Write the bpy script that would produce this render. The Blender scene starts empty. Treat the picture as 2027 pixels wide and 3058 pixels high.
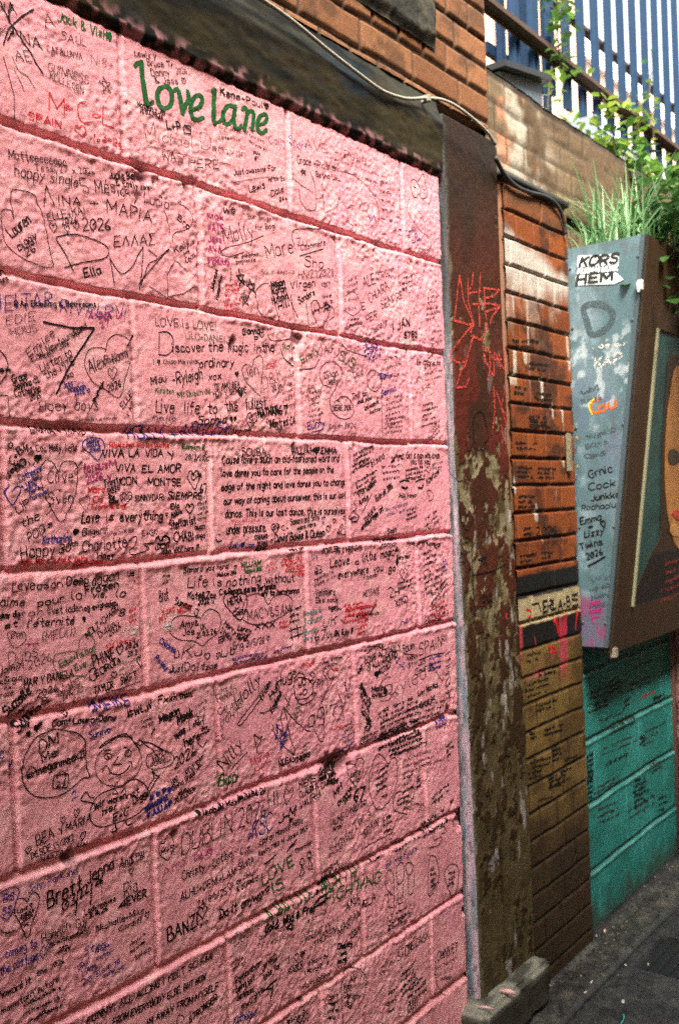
import bpy, bmesh, math, random
import numpy as np
from mathutils import Matrix, Vector

# ------------------------------------------------------------------ camera, sky, sun, exposure
SC = bpy.context.scene
COL = SC.collection
TH = math.atan(2247/2973); FPX = 2973.0; CAMD = 1.324; EYE = 1.43; ROLL = 0.038; PITCH = math.radians(0.52)
_f0 = np.array([math.cos(TH), math.sin(TH), 0]); _R = np.array([math.sin(TH), -math.cos(TH), 0]); _U0 = np.array([0, 0, 1.0])
_f = _f0*math.cos(PITCH) - _U0*math.sin(PITCH); _U = _U0*math.cos(PITCH) + _f0*math.sin(PITCH)
_up = math.cos(ROLL)*_U + math.sin(ROLL)*_R; _rt = math.cos(ROLL)*_R - math.sin(ROLL)*_U
CPOS = np.array([0, -CAMD, EYE])
cd = bpy.data.cameras.new('camera'); cam = bpy.data.objects.new('camera', cd); COL.objects.link(cam)
M = Matrix.Identity(4)
for i in range(3):
    M[i][0], M[i][1], M[i][2], M[i][3] = _rt[i], _up[i], -_f[i], CPOS[i]
cam.matrix_world = M
cd.sensor_fit = 'VERTICAL'; cd.sensor_height = 36; cd.sensor_width = 24; cd.lens = 35
cd.clip_start = 0.05; cd.clip_end = 2000
cd.dof.use_dof = True; cd.dof.focus_distance = 1.9; cd.dof.aperture_fstop = 4.5
SC.camera = cam

SUN_EL, SUN_AZ = math.radians(49), math.radians(225)      # azimuth of the sun measured from +X towards +Y
w = bpy.data.worlds.new("World"); SC.world = w; w.use_nodes = True
nt = w.node_tree; nt.nodes.clear()
sky = nt.nodes.new('ShaderNodeTexSky'); sky.sky_type = 'NISHITA'; sky.sun_disc = False
sky.sun_elevation = SUN_EL; sky.sun_rotation = math.pi/2 - SUN_AZ
sky.air_density = 1.0; sky.dust_density = 4.0; sky.ozone_density = 1.0
bg = nt.nodes.new('ShaderNodeBackground'); bg.inputs[1].default_value = 0.14
out = nt.nodes.new('ShaderNodeOutputWorld')
hs = nt.nodes.new('ShaderNodeHueSaturation'); hs.inputs['Saturation'].default_value = 0.25     # hazy, half overcast sky
nt.links.new(sky.outputs[0], hs.inputs['Color']); nt.links.new(hs.outputs[0], bg.inputs[0]); nt.links.new(bg.outputs[0], out.inputs[0])
sl = bpy.data.lights.new('sun', 'SUN'); sl.energy = 2.6; sl.angle = math.radians(20); sl.color = (1.0, 0.93, 0.84)
so = bpy.data.objects.new('sun', sl); COL.objects.link(so)
sdir = Vector((math.cos(SUN_EL)*math.cos(SUN_AZ), math.cos(SUN_EL)*math.sin(SUN_AZ), math.sin(SUN_EL)))
so.rotation_euler = sdir.to_track_quat('Z', 'Y').to_euler()
vs = SC.view_settings; SC.display_settings.display_device = 'sRGB'
vs.view_transform = 'Standard'; vs.look = 'None'; vs.exposure = 2.42; vs.gamma = 1; vs.use_curve_mapping = False
SC.cycles.use_denoising = False
SC.cycles.max_bounces = 6; SC.cycles.diffuse_bounces = 4; SC.cycles.transparent_max_bounces = 12

# ------------------------------------------------------------------ pixel of the photograph -> point on a plane of the place
def ray(x, y): return _f + _rt*(x-1013.5)/FPX - _up*(y-1529)/FPX
def onY(x, y, Y=0.0):
    r = ray(x, y); return CPOS + r*(Y-CPOS[1])/r[1]
def onX(x, y, X):
    r = ray(x, y); return CPOS + r*(X-CPOS[0])/r[0]
def onZ(x, y, Z):
    r = ray(x, y); return CPOS + r*(Z-CPOS[2])/r[2]
def onP(x, y, n, c):
    r = ray(x, y); n = np.array(n); return CPOS + r*(c-n@CPOS)/(n@r)

# ------------------------------------------------------------------ noise
_rs = np.random.RandomState(7)
TBL = _rs.rand(512, 512)
def vn(x, y, seed=0):
    x = np.asarray(x, float) + seed*37.31; y = np.asarray(y, float) + seed*17.77
    xi = np.floor(x).astype(int); yi = np.floor(y).astype(int); fx = x-xi; fy = y-yi
    fx = fx*fx*fx*(fx*(fx*6-15)+10); fy = fy*fy*fy*(fy*(fy*6-15)+10)
    a = TBL[xi % 512, yi % 512]; b = TBL[(xi+1) % 512, yi % 512]; c = TBL[xi % 512, (yi+1) % 512]; d = TBL[(xi+1) % 512, (yi+1) % 512]
    return (a+(b-a)*fx)*(1-fy) + (c+(d-c)*fx)*fy
def fbm(x, y, o=4, seed=0):
    s = 0; a = 1; t = 0
    for i in range(o):
        s = s + a*(vn(x*2**i, y*2**i, seed+i*5)-0.5); t += a; a *= 0.55
    return s/t*2
def sstep(a, b, x):
    t = np.clip((np.asarray(x, float)-a)/(b-a), 0, 1); return t*t*(3-2*t)
def lerp(a, b, t):
    a = np.asarray(a, float); b = np.asarray(b, float)
    return a + (b-a)*t[..., None]

# ------------------------------------------------------------------ materials
def mat(name, col=(0.5, 0.5, 0.5), rough=0.8, attr=False, bumps=(), spec=0.3, var=0.0, vscale=40, metal=0.0, patchy=0.0):
    m = bpy.data.materials.new(name); m.use_nodes = True; n = m.node_tree; N = n.nodes; L = n.links
    b = N['Principled BSDF']; b.inputs['Roughness'].default_value = rough; b.inputs['Metallic'].default_value = metal
    b.inputs['Specular IOR Level'].default_value = spec
    tc = N.new('ShaderNodeTexCoord')
    if attr:
        a = N.new('ShaderNodeAttribute'); a.attribute_name = 'Col'; src = a.outputs['Color']
    else:
        a = N.new('ShaderNodeRGB'); a.outputs[0].default_value = (*col, 1); src = a.outputs[0]
    if var > 0:
        no = N.new('ShaderNodeTexNoise'); no.inputs['Scale'].default_value = vscale; no.inputs['Detail'].default_value = 5
        no.inputs['Roughness'].default_value = 0.65
        L.new(tc.outputs['Object'], no.inputs['Vector'])
        mr = N.new('ShaderNodeMapRange'); mr.inputs[1].default_value = 0.25; mr.inputs[2].default_value = 0.75
        mr.inputs[3].default_value = 1-var; mr.inputs[4].default_value = 1+var
        L.new(no.outputs[0], mr.inputs[0])
        mx = N.new('ShaderNodeVectorMath'); mx.operation = 'SCALE'
        L.new(src, mx.inputs[0]); L.new(mr.outputs[0], mx.inputs['Scale']); src = mx.outputs[0]
    L.new(src, b.inputs['Base Color'])
    last = None
    for sc, st, dist in bumps:
        no = N.new('ShaderNodeTexNoise'); no.inputs['Scale'].default_value = sc; no.inputs['Detail'].default_value = 4
        no.inputs['Roughness'].default_value = 0.6
        L.new(tc.outputs['Object'], no.inputs['Vector'])
        bp = N.new('ShaderNodeBump'); bp.inputs['Strength'].default_value = st; bp.inputs['Distance'].default_value = dist
        L.new(no.outputs[0], bp.inputs['Height'])
        if last: L.new(last, bp.inputs['Normal'])
        last = bp.outputs[0]
    if last: L.new(last, b.inputs['Normal'])
    if patchy > 0:                                     # marker ink that skips the hollows of the rough plaster
        no = N.new('ShaderNodeTexNoise'); no.inputs['Scale'].default_value = 230; no.inputs['Detail'].default_value = 3
        L.new(tc.outputs['Object'], no.inputs['Vector'])
        cr = N.new('ShaderNodeMapRange'); cr.inputs[1].default_value = patchy-0.05; cr.inputs[2].default_value = patchy+0.05
        L.new(no.outputs[0], cr.inputs[0])
        tr = N.new('ShaderNodeBsdfTransparent'); ms = N.new('ShaderNodeMixShader')
        L.new(cr.outputs[0], ms.inputs[0]); L.new(tr.outputs[0], ms.inputs[1]); L.new(b.outputs[0], ms.inputs[2])
        L.new(ms.outputs[0], N['Material Output'].inputs[0])
    return m

INK = {
 'k': mat('black marker', (0.008, 0.006, 0.005), 0.5, patchy=0.26, spec=0.2),
 'f': mat('thin faded black pen', (0.035, 0.016, 0.014), 0.6, patchy=0.26, spec=0.2),
 'r': mat('red marker', (0.52, 0.012, 0.015), 0.55, patchy=0.29, spec=0.2),
 'b': mat('blue marker', (0.022, 0.022, 0.16), 0.55, patchy=0.26, spec=0.2),
 'g': mat('green marker', (0.010, 0.085, 0.016), 0.55, patchy=0.26, spec=0.2),
 'p': mat('purple marker', (0.36, 0.015, 0.13), 0.55, patchy=0.29, spec=0.2),
 'w': mat('chalky white paint', (0.62, 0.58, 0.50), 0.8, patchy=0.5, spec=0.1),
 't': mat('teal marker', (0.05, 0.22, 0.20), 0.55, patchy=0.42, spec=0.2),
 'G': mat('green brush paint', (0.010, 0.085, 0.016), 0.5, var=0.35, vscale=160, spec=0.25, patchy=0.28),
 'o': mat('orange paint', (0.5, 0.11, 0.01), 0.6, patchy=0.35),
 'y': mat('yellow paint', (0.75, 0.55, 0.04), 0.6, patchy=0.4),
 'd': mat('grey spray paint', (0.05, 0.075, 0.08), 0.7, patchy=0.42),
 'c': mat('pale red chalk pen', (0.48, 0.06, 0.045), 0.7, patchy=0.46, spec=0.1),
 'W': mat('white sticker paper', (0.72, 0.75, 0.70), 0.6, var=0.1, vscale=60),
 'K': mat('black print', (0.02, 0.025, 0.025), 0.5),
}

# ------------------------------------------------------------------ object helpers
def prop(o, label=None, cat=None, group=None, kind=None):
    if label: o['label'] = label
    if cat: o['category'] = cat
    if group: o['group'] = group
    if kind: o['kind'] = kind
    return o
def empty(name, loc, label, cat, group=None):
    o = bpy.data.objects.new(name, None); o.location = loc; o.empty_display_size = 0.1; COL.objects.link(o)
    return prop(o, label, cat, group)
def put(name, v, f, m, parent=None, cols=None, smooth=False):
    """link one mesh object; v are world coordinates"""
    me = bpy.data.meshes.new(name)
    v = np.asarray(v, float)
    if parent is not None: v = v - np.array(parent_world(parent))
    me.from_pydata(v.tolist() if len(v) < 50000 else v.tolist(), [], [tuple(int(i) for i in q) for q in f] if not isinstance(f, list) else f)
    if cols is not None:
        ca = me.color_attributes.new('Col', 'FLOAT_COLOR', 'POINT')
        c4 = np.ones((len(v), 4)); c4[:, :3] = np.clip(cols, 0, 1); ca.data.foreach_set('color', c4.ravel())
    if smooth: me.polygons.foreach_set('use_smooth', [True]*len(me.polygons))
    me.materials.append(m); me.update()
    o = bpy.data.objects.new(name, me); COL.objects.link(o)
    if parent is not None: o.parent = parent
    return o
def parent_world(p):
    x = np.array(p.location)
    while p.parent: p = p.parent; x = x + np.array(p.location)
    return x
class MB:
    def __init__(s): s.v = []; s.f = []; s.c = []
    def add(s, v, f, c=None):
        b = len(s.v); s.v += [tuple(map(float, q)) for q in v]; s.f += [tuple(i+b for i in q) for q in f]
        s.c += [tuple(c) if c is not None else (0.5, 0.5, 0.5)]*len(v)
    def box(s, x0, x1, y0, y1, z0, z1, c=None, ch=0.0):
        if ch <= 0:
            v = [(x, y, z) for x in (x0, x1) for y in (y0, y1) for z in (z0, z1)]
            f = [(0, 1, 3, 2), (4, 6, 7, 5), (0, 4, 5, 1), (2, 3, 7, 6), (0, 2, 6, 4), (1, 5, 7, 3)]
            s.add(v, f, c); return
        bm = bmesh.new(); bmesh.ops.create_cube(bm, size=1)
        for q in bm.verts: q.co = Vector(((x0+x1)/2+q.co.x*(x1-x0), (y0+y1)/2+q.co.y*(y1-y0), (z0+z1)/2+q.co.z*(z1-z0)))
        bmesh.ops.bevel(bm, geom=list(bm.edges), offset=ch, segments=2, affect='EDGES')
        bm.verts.index_update(); s.add([q.co for q in bm.verts], [[q.index for q in fc.verts] for fc in bm.faces], c); bm.free()
    def prism(s, poly, n, c=None):
        """poly: list of 3-D points of one face, n: extrusion vector"""
        k = len(poly); n = np.array(n, float); p = [np.array(q, float) for q in poly]; q = [a+n for a in p]
        f = [tuple(range(k)), tuple(range(2*k-1, k-1, -1))] + [(i, i+k, (i+1) % k+k, (i+1) % k) for i in range(k)]
        s.add(p+q, f, c)
    def tube(s, pts, r, seg=8, c=None, cap=True):
        pts = [Vector(p) for p in pts]; rs = r if isinstance(r, (list, tuple)) else [r]*len(pts)
        v = []; f = []; k = len(pts); nrm = None
        for i, p in enumerate(pts):
            t = (pts[min(i+1, k-1)]-pts[max(i-1, 0)]).normalized()
            if nrm is None: nrm = t.orthogonal().normalized()
            nrm = (nrm - t*nrm.dot(t)).normalized(); bn = t.cross(nrm)
            for j in range(seg):
                a = 2*math.pi*j/seg; v.append(p + (nrm*math.cos(a)+bn*math.sin(a))*rs[i])
        for i in range(k-1):
            for j in range(seg):
                a = i*seg+j; b2 = i*seg+(j+1) % seg; f.append((a, b2, b2+seg, a+seg))
        if cap: f += [tuple(range(seg-1, -1, -1)), tuple(range((k-1)*seg, k*seg))]
        s.add(v, f, c)
    def build(s, name, m, parent=None, smooth=False, attr=False):
        return put(name, s.v, s.f, m, parent, np.array(s.c) if attr else None, smooth)

def grid(us, vs_, to3d, colf=None):
    """vertices, faces and colours of a grid; to3d(U, V) -> (n, m, 3)"""
    U, V = np.meshgrid(us, vs_, indexing='ij')
    P = to3d(U, V); n, m = U.shape
    idx = np.arange(n*m).reshape(n, m)
    f = np.stack([idx[:-1, :-1], idx[1:, :-1], idx[1:, 1:], idx[:-1, 1:]], -1).reshape(-1, 4)
    c = colf(U, V).reshape(-1, 3) if colf else None
    return P.reshape(-1, 3), f, c
def join(parts):
    v = []; f = []; c = []; b = 0
    for p in parts:
        v.append(np.asarray(p[0], float)); f += [tuple(int(i)+b for i in q) for q in p[1]]; c.append(np.asarray(p[2], float)); b += len(p[0])
    return np.concatenate(v), f, np.concatenate(c)
def boxpart(x0, x1, y0, y1, z0, z1, col):
    m_ = MB(); m_.box(x0, x1, y0, y1, z0, z1, col); return np.array(m_.v), m_.f, np.array(m_.c)

# ------------------------------------------------------------------ hand lettering: single-stroke glyphs, laid on the walls as ink ribbons
GL = {}
def _g(ch, w, s): GL[ch] = (w, [[(int(t[i], 36), int(t[i+1], 36)-3) for i in range(0, len(t), 2)] for t in s.split()])
for ln in '''A 6 033b 3b63 1656|B 5 0b03 0b3b4a4837 0737565443 4303|C 5 5a4b2b0905234354|D 5 0b03 0b3b59553303|E 5 0b03 0353 0747 0b5b|F 5 0b03 0747 0b5b
G 5 5a4b2b0905234355 5737|H 5 0b03 5b53 0757|I 1 0b03|J 4 4b45331304|K 5 0b03 5b07 2853|L 4 0b03 0353|M 6 030b 0b35 356b 6b63|N 5 030b 0b53 535b|O 6 3b1b0905134365695b3b
P 5 030b 0b3b5a583706|Q 6 3b1b0905134365695b3b 4562|R 5 030b 0b3b5a583706 2753|S 5 5a4b1b091847554313 1304|T 6 0b6b 3b33|U 5 0b0513435559 595b|V 6 0b33 336b|W 6 0b13 1339 3953 536b
X 5 0b53 035b|Y 6 0b37 6b33|Z 5 0b5b 5b03 0353|a 4 4738180604133345 4843|b 4 0b03 0618384645331304|c 4 47381806041333 3344|d 4 4b43 4638180605133345|e 4 064647381806041333 3344|f 3 3a2b1913 0838
g 4 4738180605143446 484130 3001|h 4 0b03 06183847 4743|i 1 0803 0a0b|j 2 28211000 2a2b|k 4 0b03 4805 1643|l 1 0b0413|m 6 0803 0618283733 3648586763|n 4 0803 06183847 4743|o 4 2807042333 33454638 3828
p 4 0800 0618384645331304|q 4 484140 4638180605133345|r 3 0803 061838|s 4 472807264423 2304|t 4 2b243343 0848|u 4 0804133345 4843|v 4 0823 2348|w 6 0813 1337 3753 5368|x 4 0843 0348|y 4 0824 4800|z 4 0848 4803 0343
0 4 2b090523454927 492b|1 1 0b03|2 4 0a1b3b493703 0343|3 4 0a2b4927 2745432304|4 4 3b05 0555 3943|5 4 4b0b 0b07 073745330 04|6 4 3b07052345361605|7 5 0b5b 5b13|8 4 27092b492705234527|9 4 482b091827 494333
+ 4 0646 2824|- 3 0636|. 1 0304|, 1 1402|! 1 0b06 0304|' 1 0b09|/ 4 034b|: 1 0708 0405|& 5 53091b390604234355|@ 7 5646371614345667 67684b2b08042353|# 6 131b 434b 0565 0969|? 4 0a2b4a3625 2333|( 2 2b090523|) 2 0b292503|; 1 0708 1402
^ 6 033b 3b63|Σ 5 5b0b 0b37 3703 0353|é 4 064647381806041333 3344 2a3c|* 8 143c 3c64 6409 0979 7914|< 7 3308 08091b2b39 394b5b6968 6833|> 7 3308 08091b2b39 394b5b6968 6833 1829384958673928 2a1836475a'''.replace('\n', '|').split('|'):
    a = ln.split(' ', 2)
    a[2] = a[2].replace('073745330 04', '0737453304')
    _g(a[0], int(a[1]), a[2])

def smoothline(p, n=6):
    p = np.asarray(p, float)
    if len(p) < 3: return p
    q = np.vstack([2*p[0]-p[1], p, 2*p[-1]-p[-2]]) if np.abs(p[0]-p[-1]).max() > 1e-9 else np.vstack([p[-2], p, p[1]])
    o = []
    for i in range(1, len(q)-2):
        for k in range(n):
            t = k/n; a, b, c, d = q[i-1], q[i], q[i+1], q[i+2]
            o.append(0.5*((2*b)+(-a+c)*t+(2*a-5*b+4*c-d)*t*t+(-a+3*b-3*c+d)*t**3))
    o.append(p[-1]); return np.array(o)
def resample(p, step):
    p = np.asarray(p, float); d = np.hypot(*np.diff(p, axis=0).T); s = np.concatenate([[0], np.cumsum(d)])
    if s[-1] < 1e-6: return p[:1]
    n = max(2, int(s[-1]/step)+1); t = np.linspace(0, s[-1], n)
    return np.stack([np.interp(t, s, p[:, 0]), np.interp(t, s, p[:, 1])], 1)

class Surf:
    """a wall face: px(x, y) -> (u, v) on it, to3d(u, v, off) -> points standing off proud of it"""
    def __init__(s, px, to3d): s.px = px; s.to3d = to3d
    def ppm(s, x, y):
        a = np.array(s.px(x, y)); b = np.array(s.px(x, y-10)); return 10/np.hypot(*(b-a))
RNG = random.Random(5)
class Ink:
    """one inscription: a mesh of ribbons"""
    def __init__(s, surf, off=0.0007): s.surf = surf; s.v = []; s.f = []; s.n = 0; s.off = off + RNG.random()*0.0004; s.k = 0; s.area = 0; s.col = 'k'; s.text = ''
    def stroke(s, uv, w, nib=None):
        uv = resample(uv, max(0.0022, w*0.45)); s.k += 1; off = s.off + 0.00002*(s.k % 9)
        if len(uv) < 2: uv = np.array([uv[0], uv[0]+[0, w*0.3]])
        t = np.gradient(uv, axis=0); L = np.hypot(t[:, 0], t[:, 1])[:, None]; t = t/np.maximum(L, 1e-9)
        nr = np.stack([-t[:, 1], t[:, 0]], 1)
        ww = np.full(len(uv), w)
        if nib is not None: ww = w*(0.5+0.5*np.abs(np.sin(np.arctan2(t[:, 1], t[:, 0])-nib)))
        else: ww = w*(0.85+0.3*vn(np.arange(len(uv))*0.4, s.k*1.7, int(s.k)))
        # round ends
        uv2 = np.vstack([uv[0]-t[0]*ww[0]*0.35, uv, uv[-1]+t[-1]*ww[-1]*0.35]); nr2 = np.vstack([nr[:1], nr, nr[-1:]])
        w2 = np.concatenate([[ww[0]*0.55], ww, [ww[-1]*0.55]])
        m = 2 if w < 0.0035 else 3 if w < 0.006 else 6
        js = np.linspace(-0.5, 0.5, m)
        P = uv2[:, None, :] + nr2[:, None, :]*(w2[:, None]*js[None, :])[..., None]
        Q = s.surf.to3d(P[..., 0], P[..., 1], off)
        n = len(uv2); b = s.n; s.v.append(Q.reshape(-1, 3)); idx = np.arange(n*m).reshape(n, m)+b
        s.f += np.stack([idx[:-1, :-1], idx[1:, :-1], idx[1:, 1:], idx[:-1, 1:]], -1).reshape(-1, 4).tolist()
        s.n += n*m; s.area += w*len(uv)*max(0.0022, w*0.45)
    def text(s): pass
    def write(s, txt, p0, p1, h, w, jit=0.085, scribble=False):
        """txt along the baseline p0-p1 (uv), capital height h"""
        p0 = np.array(p0); p1 = np.array(p1); d = p1-p0; L = np.hypot(*d); d = d/L; nv = np.array([-d[1], d[0]])
        if nv[1] < 0 and abs(d[0]) > 0.3: nv = -nv
        adv = 0; items = []
        for ch in txt:
            if ch == ' ': adv += 4; continue
            g = GL.get(ch)
            if g is None: continue
            items.append((adv, g)); adv += g[0] + 1.9
        adv = max(adv-1.9, 1); sx = L/adv; sy = h*0.92/8.0
        if len(txt) == 1: sx = max(sx, sy*0.3)
        slant = RNG.uniform(-0.05, 0.22); jit = jit*RNG.uniform(0.5, 1.0); wv = RNG.uniform(0, 0.35); wf = RNG.uniform(0.15, 0.4)
        wob = RNG.random()*100
        for a, (gw, strokes) in items:
            jy = (RNG.random()-0.5)*jit*8 + wv*math.sin(a*wf+wob); js = 1+(RNG.random()-0.5)*jit*2; ja = (RNG.random()-0.5)*jit*1.5
            for st in strokes:
                q = np.array(st, float)
                if scribble: q = q*[0.9, 0.75]+np.array([[RNG.uniform(-1.4, 1.4), RNG.uniform(-1.4, 1.4)] for _ in st])
                else: q = q+np.array([[RNG.uniform(-1, 1), RNG.uniform(-1, 1)] for _ in st])*jit*2.2
                q = smoothline(q, 4)
                xx = (a + q[:, 0]*js + q[:, 1]*(slant+ja))*sx if sx > sy*0.5 else (a+q[:, 0]*js)*sx + q[:, 1]*(slant+ja)*sy
                yy = (q[:, 1]*js + jy)*sy
                s.stroke(p0 + xx[:, None]*d + yy[:, None]*nv, w)
    def build(s, name, col, parent, label=None, stuff=False):
        if not s.v: return None
        o = put(name, np.concatenate(s.v), s.f, INK[col], parent)
        if label: o['label'] = label
        return o
SCRIB = 'aceghknorsuwyMRmnbdtel'
def run_text(data, surf, ws=0.52, minw=0.0):
    """parse the inscription list; returns the inks"""
    inks = []; cur = None; ox = oy = 0; sc = 1
    for ln in data.strip().split('\n'):
        ln = ln.strip()
        if not ln: continue
        if ln[0] == '@':
            a = ln[1:].split(); ox, oy, sc = map(float, a); continue
        plus = ln[0] == '+'
        if plus: ln = ln[1:]
        a = ln.split(' ')
        px = lambda x, y: np.array(surf.px(ox+float(x)*sc, oy+float(y)*sc))
        ppm = lambda x, y: surf.ppm(ox+float(x)*sc, oy+float(y)*sc)
        if a[0] == 'T':
            x0, y0, x1, y1, h = map(float, a[1:6]); col = a[6]; w = float(a[7]); txt = ' '.join(a[8:])
        elif a[0] == 'F':
            x0, y0, x1, y1, dy = map(float, a[1:6]); n = int(a[6]); h = float(a[7]); col = a[8]; w = float(a[9])
        else:
            col = a[1]; w = float(a[2])
        if not plus or cur is None:
            cur = Ink(surf); cur.col = 'f' if (col == 'k' and w <= 3.6) else col; inks.append(cur); cur.text = ''; cur.kind = a[0]
        if a[0] == 'T':
            p0 = px(x0, y0); p1 = px(x1, y1); k = ppm(x0, y0); W = w*ws/k
            cur.write(txt, p0, p1, h*sc/k, max(W, minw)); cur.text += txt + ' '
        elif a[0] == 'F':
            k = ppm(x0, y0)
            for i in range(n):
                e = RNG.uniform(0.75, 1.05); s0 = RNG.uniform(0, 0.1)
                xa, ya = x0+(x1-x0)*s0, y0+i*dy+(y1-y0)*s0; xb, yb = x0+(x1-x0)*e, y0+i*dy+(y1-y0)*e
                nch = max(3, int(math.hypot(xb-xa, yb-ya)/(h*0.55)))
                t = ''.join(' ' if RNG.random() < 0.16 and q > 1 else RNG.choice(SCRIB) for q in range(nch))
                cur.write(t, px(xa, ya), px(xb, yb), h*0.85*sc/k, max(w*ws/k, minw), scribble=True)
        else:
            pts = np.array([px(*q.split(',')) for q in a[3:]]); k = ppm(*a[3].split(','))
            if a[0] == 'C': pts = smoothline(pts, 7)
            cur.stroke(pts, max(w*ws/k, minw))
    return inks

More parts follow.
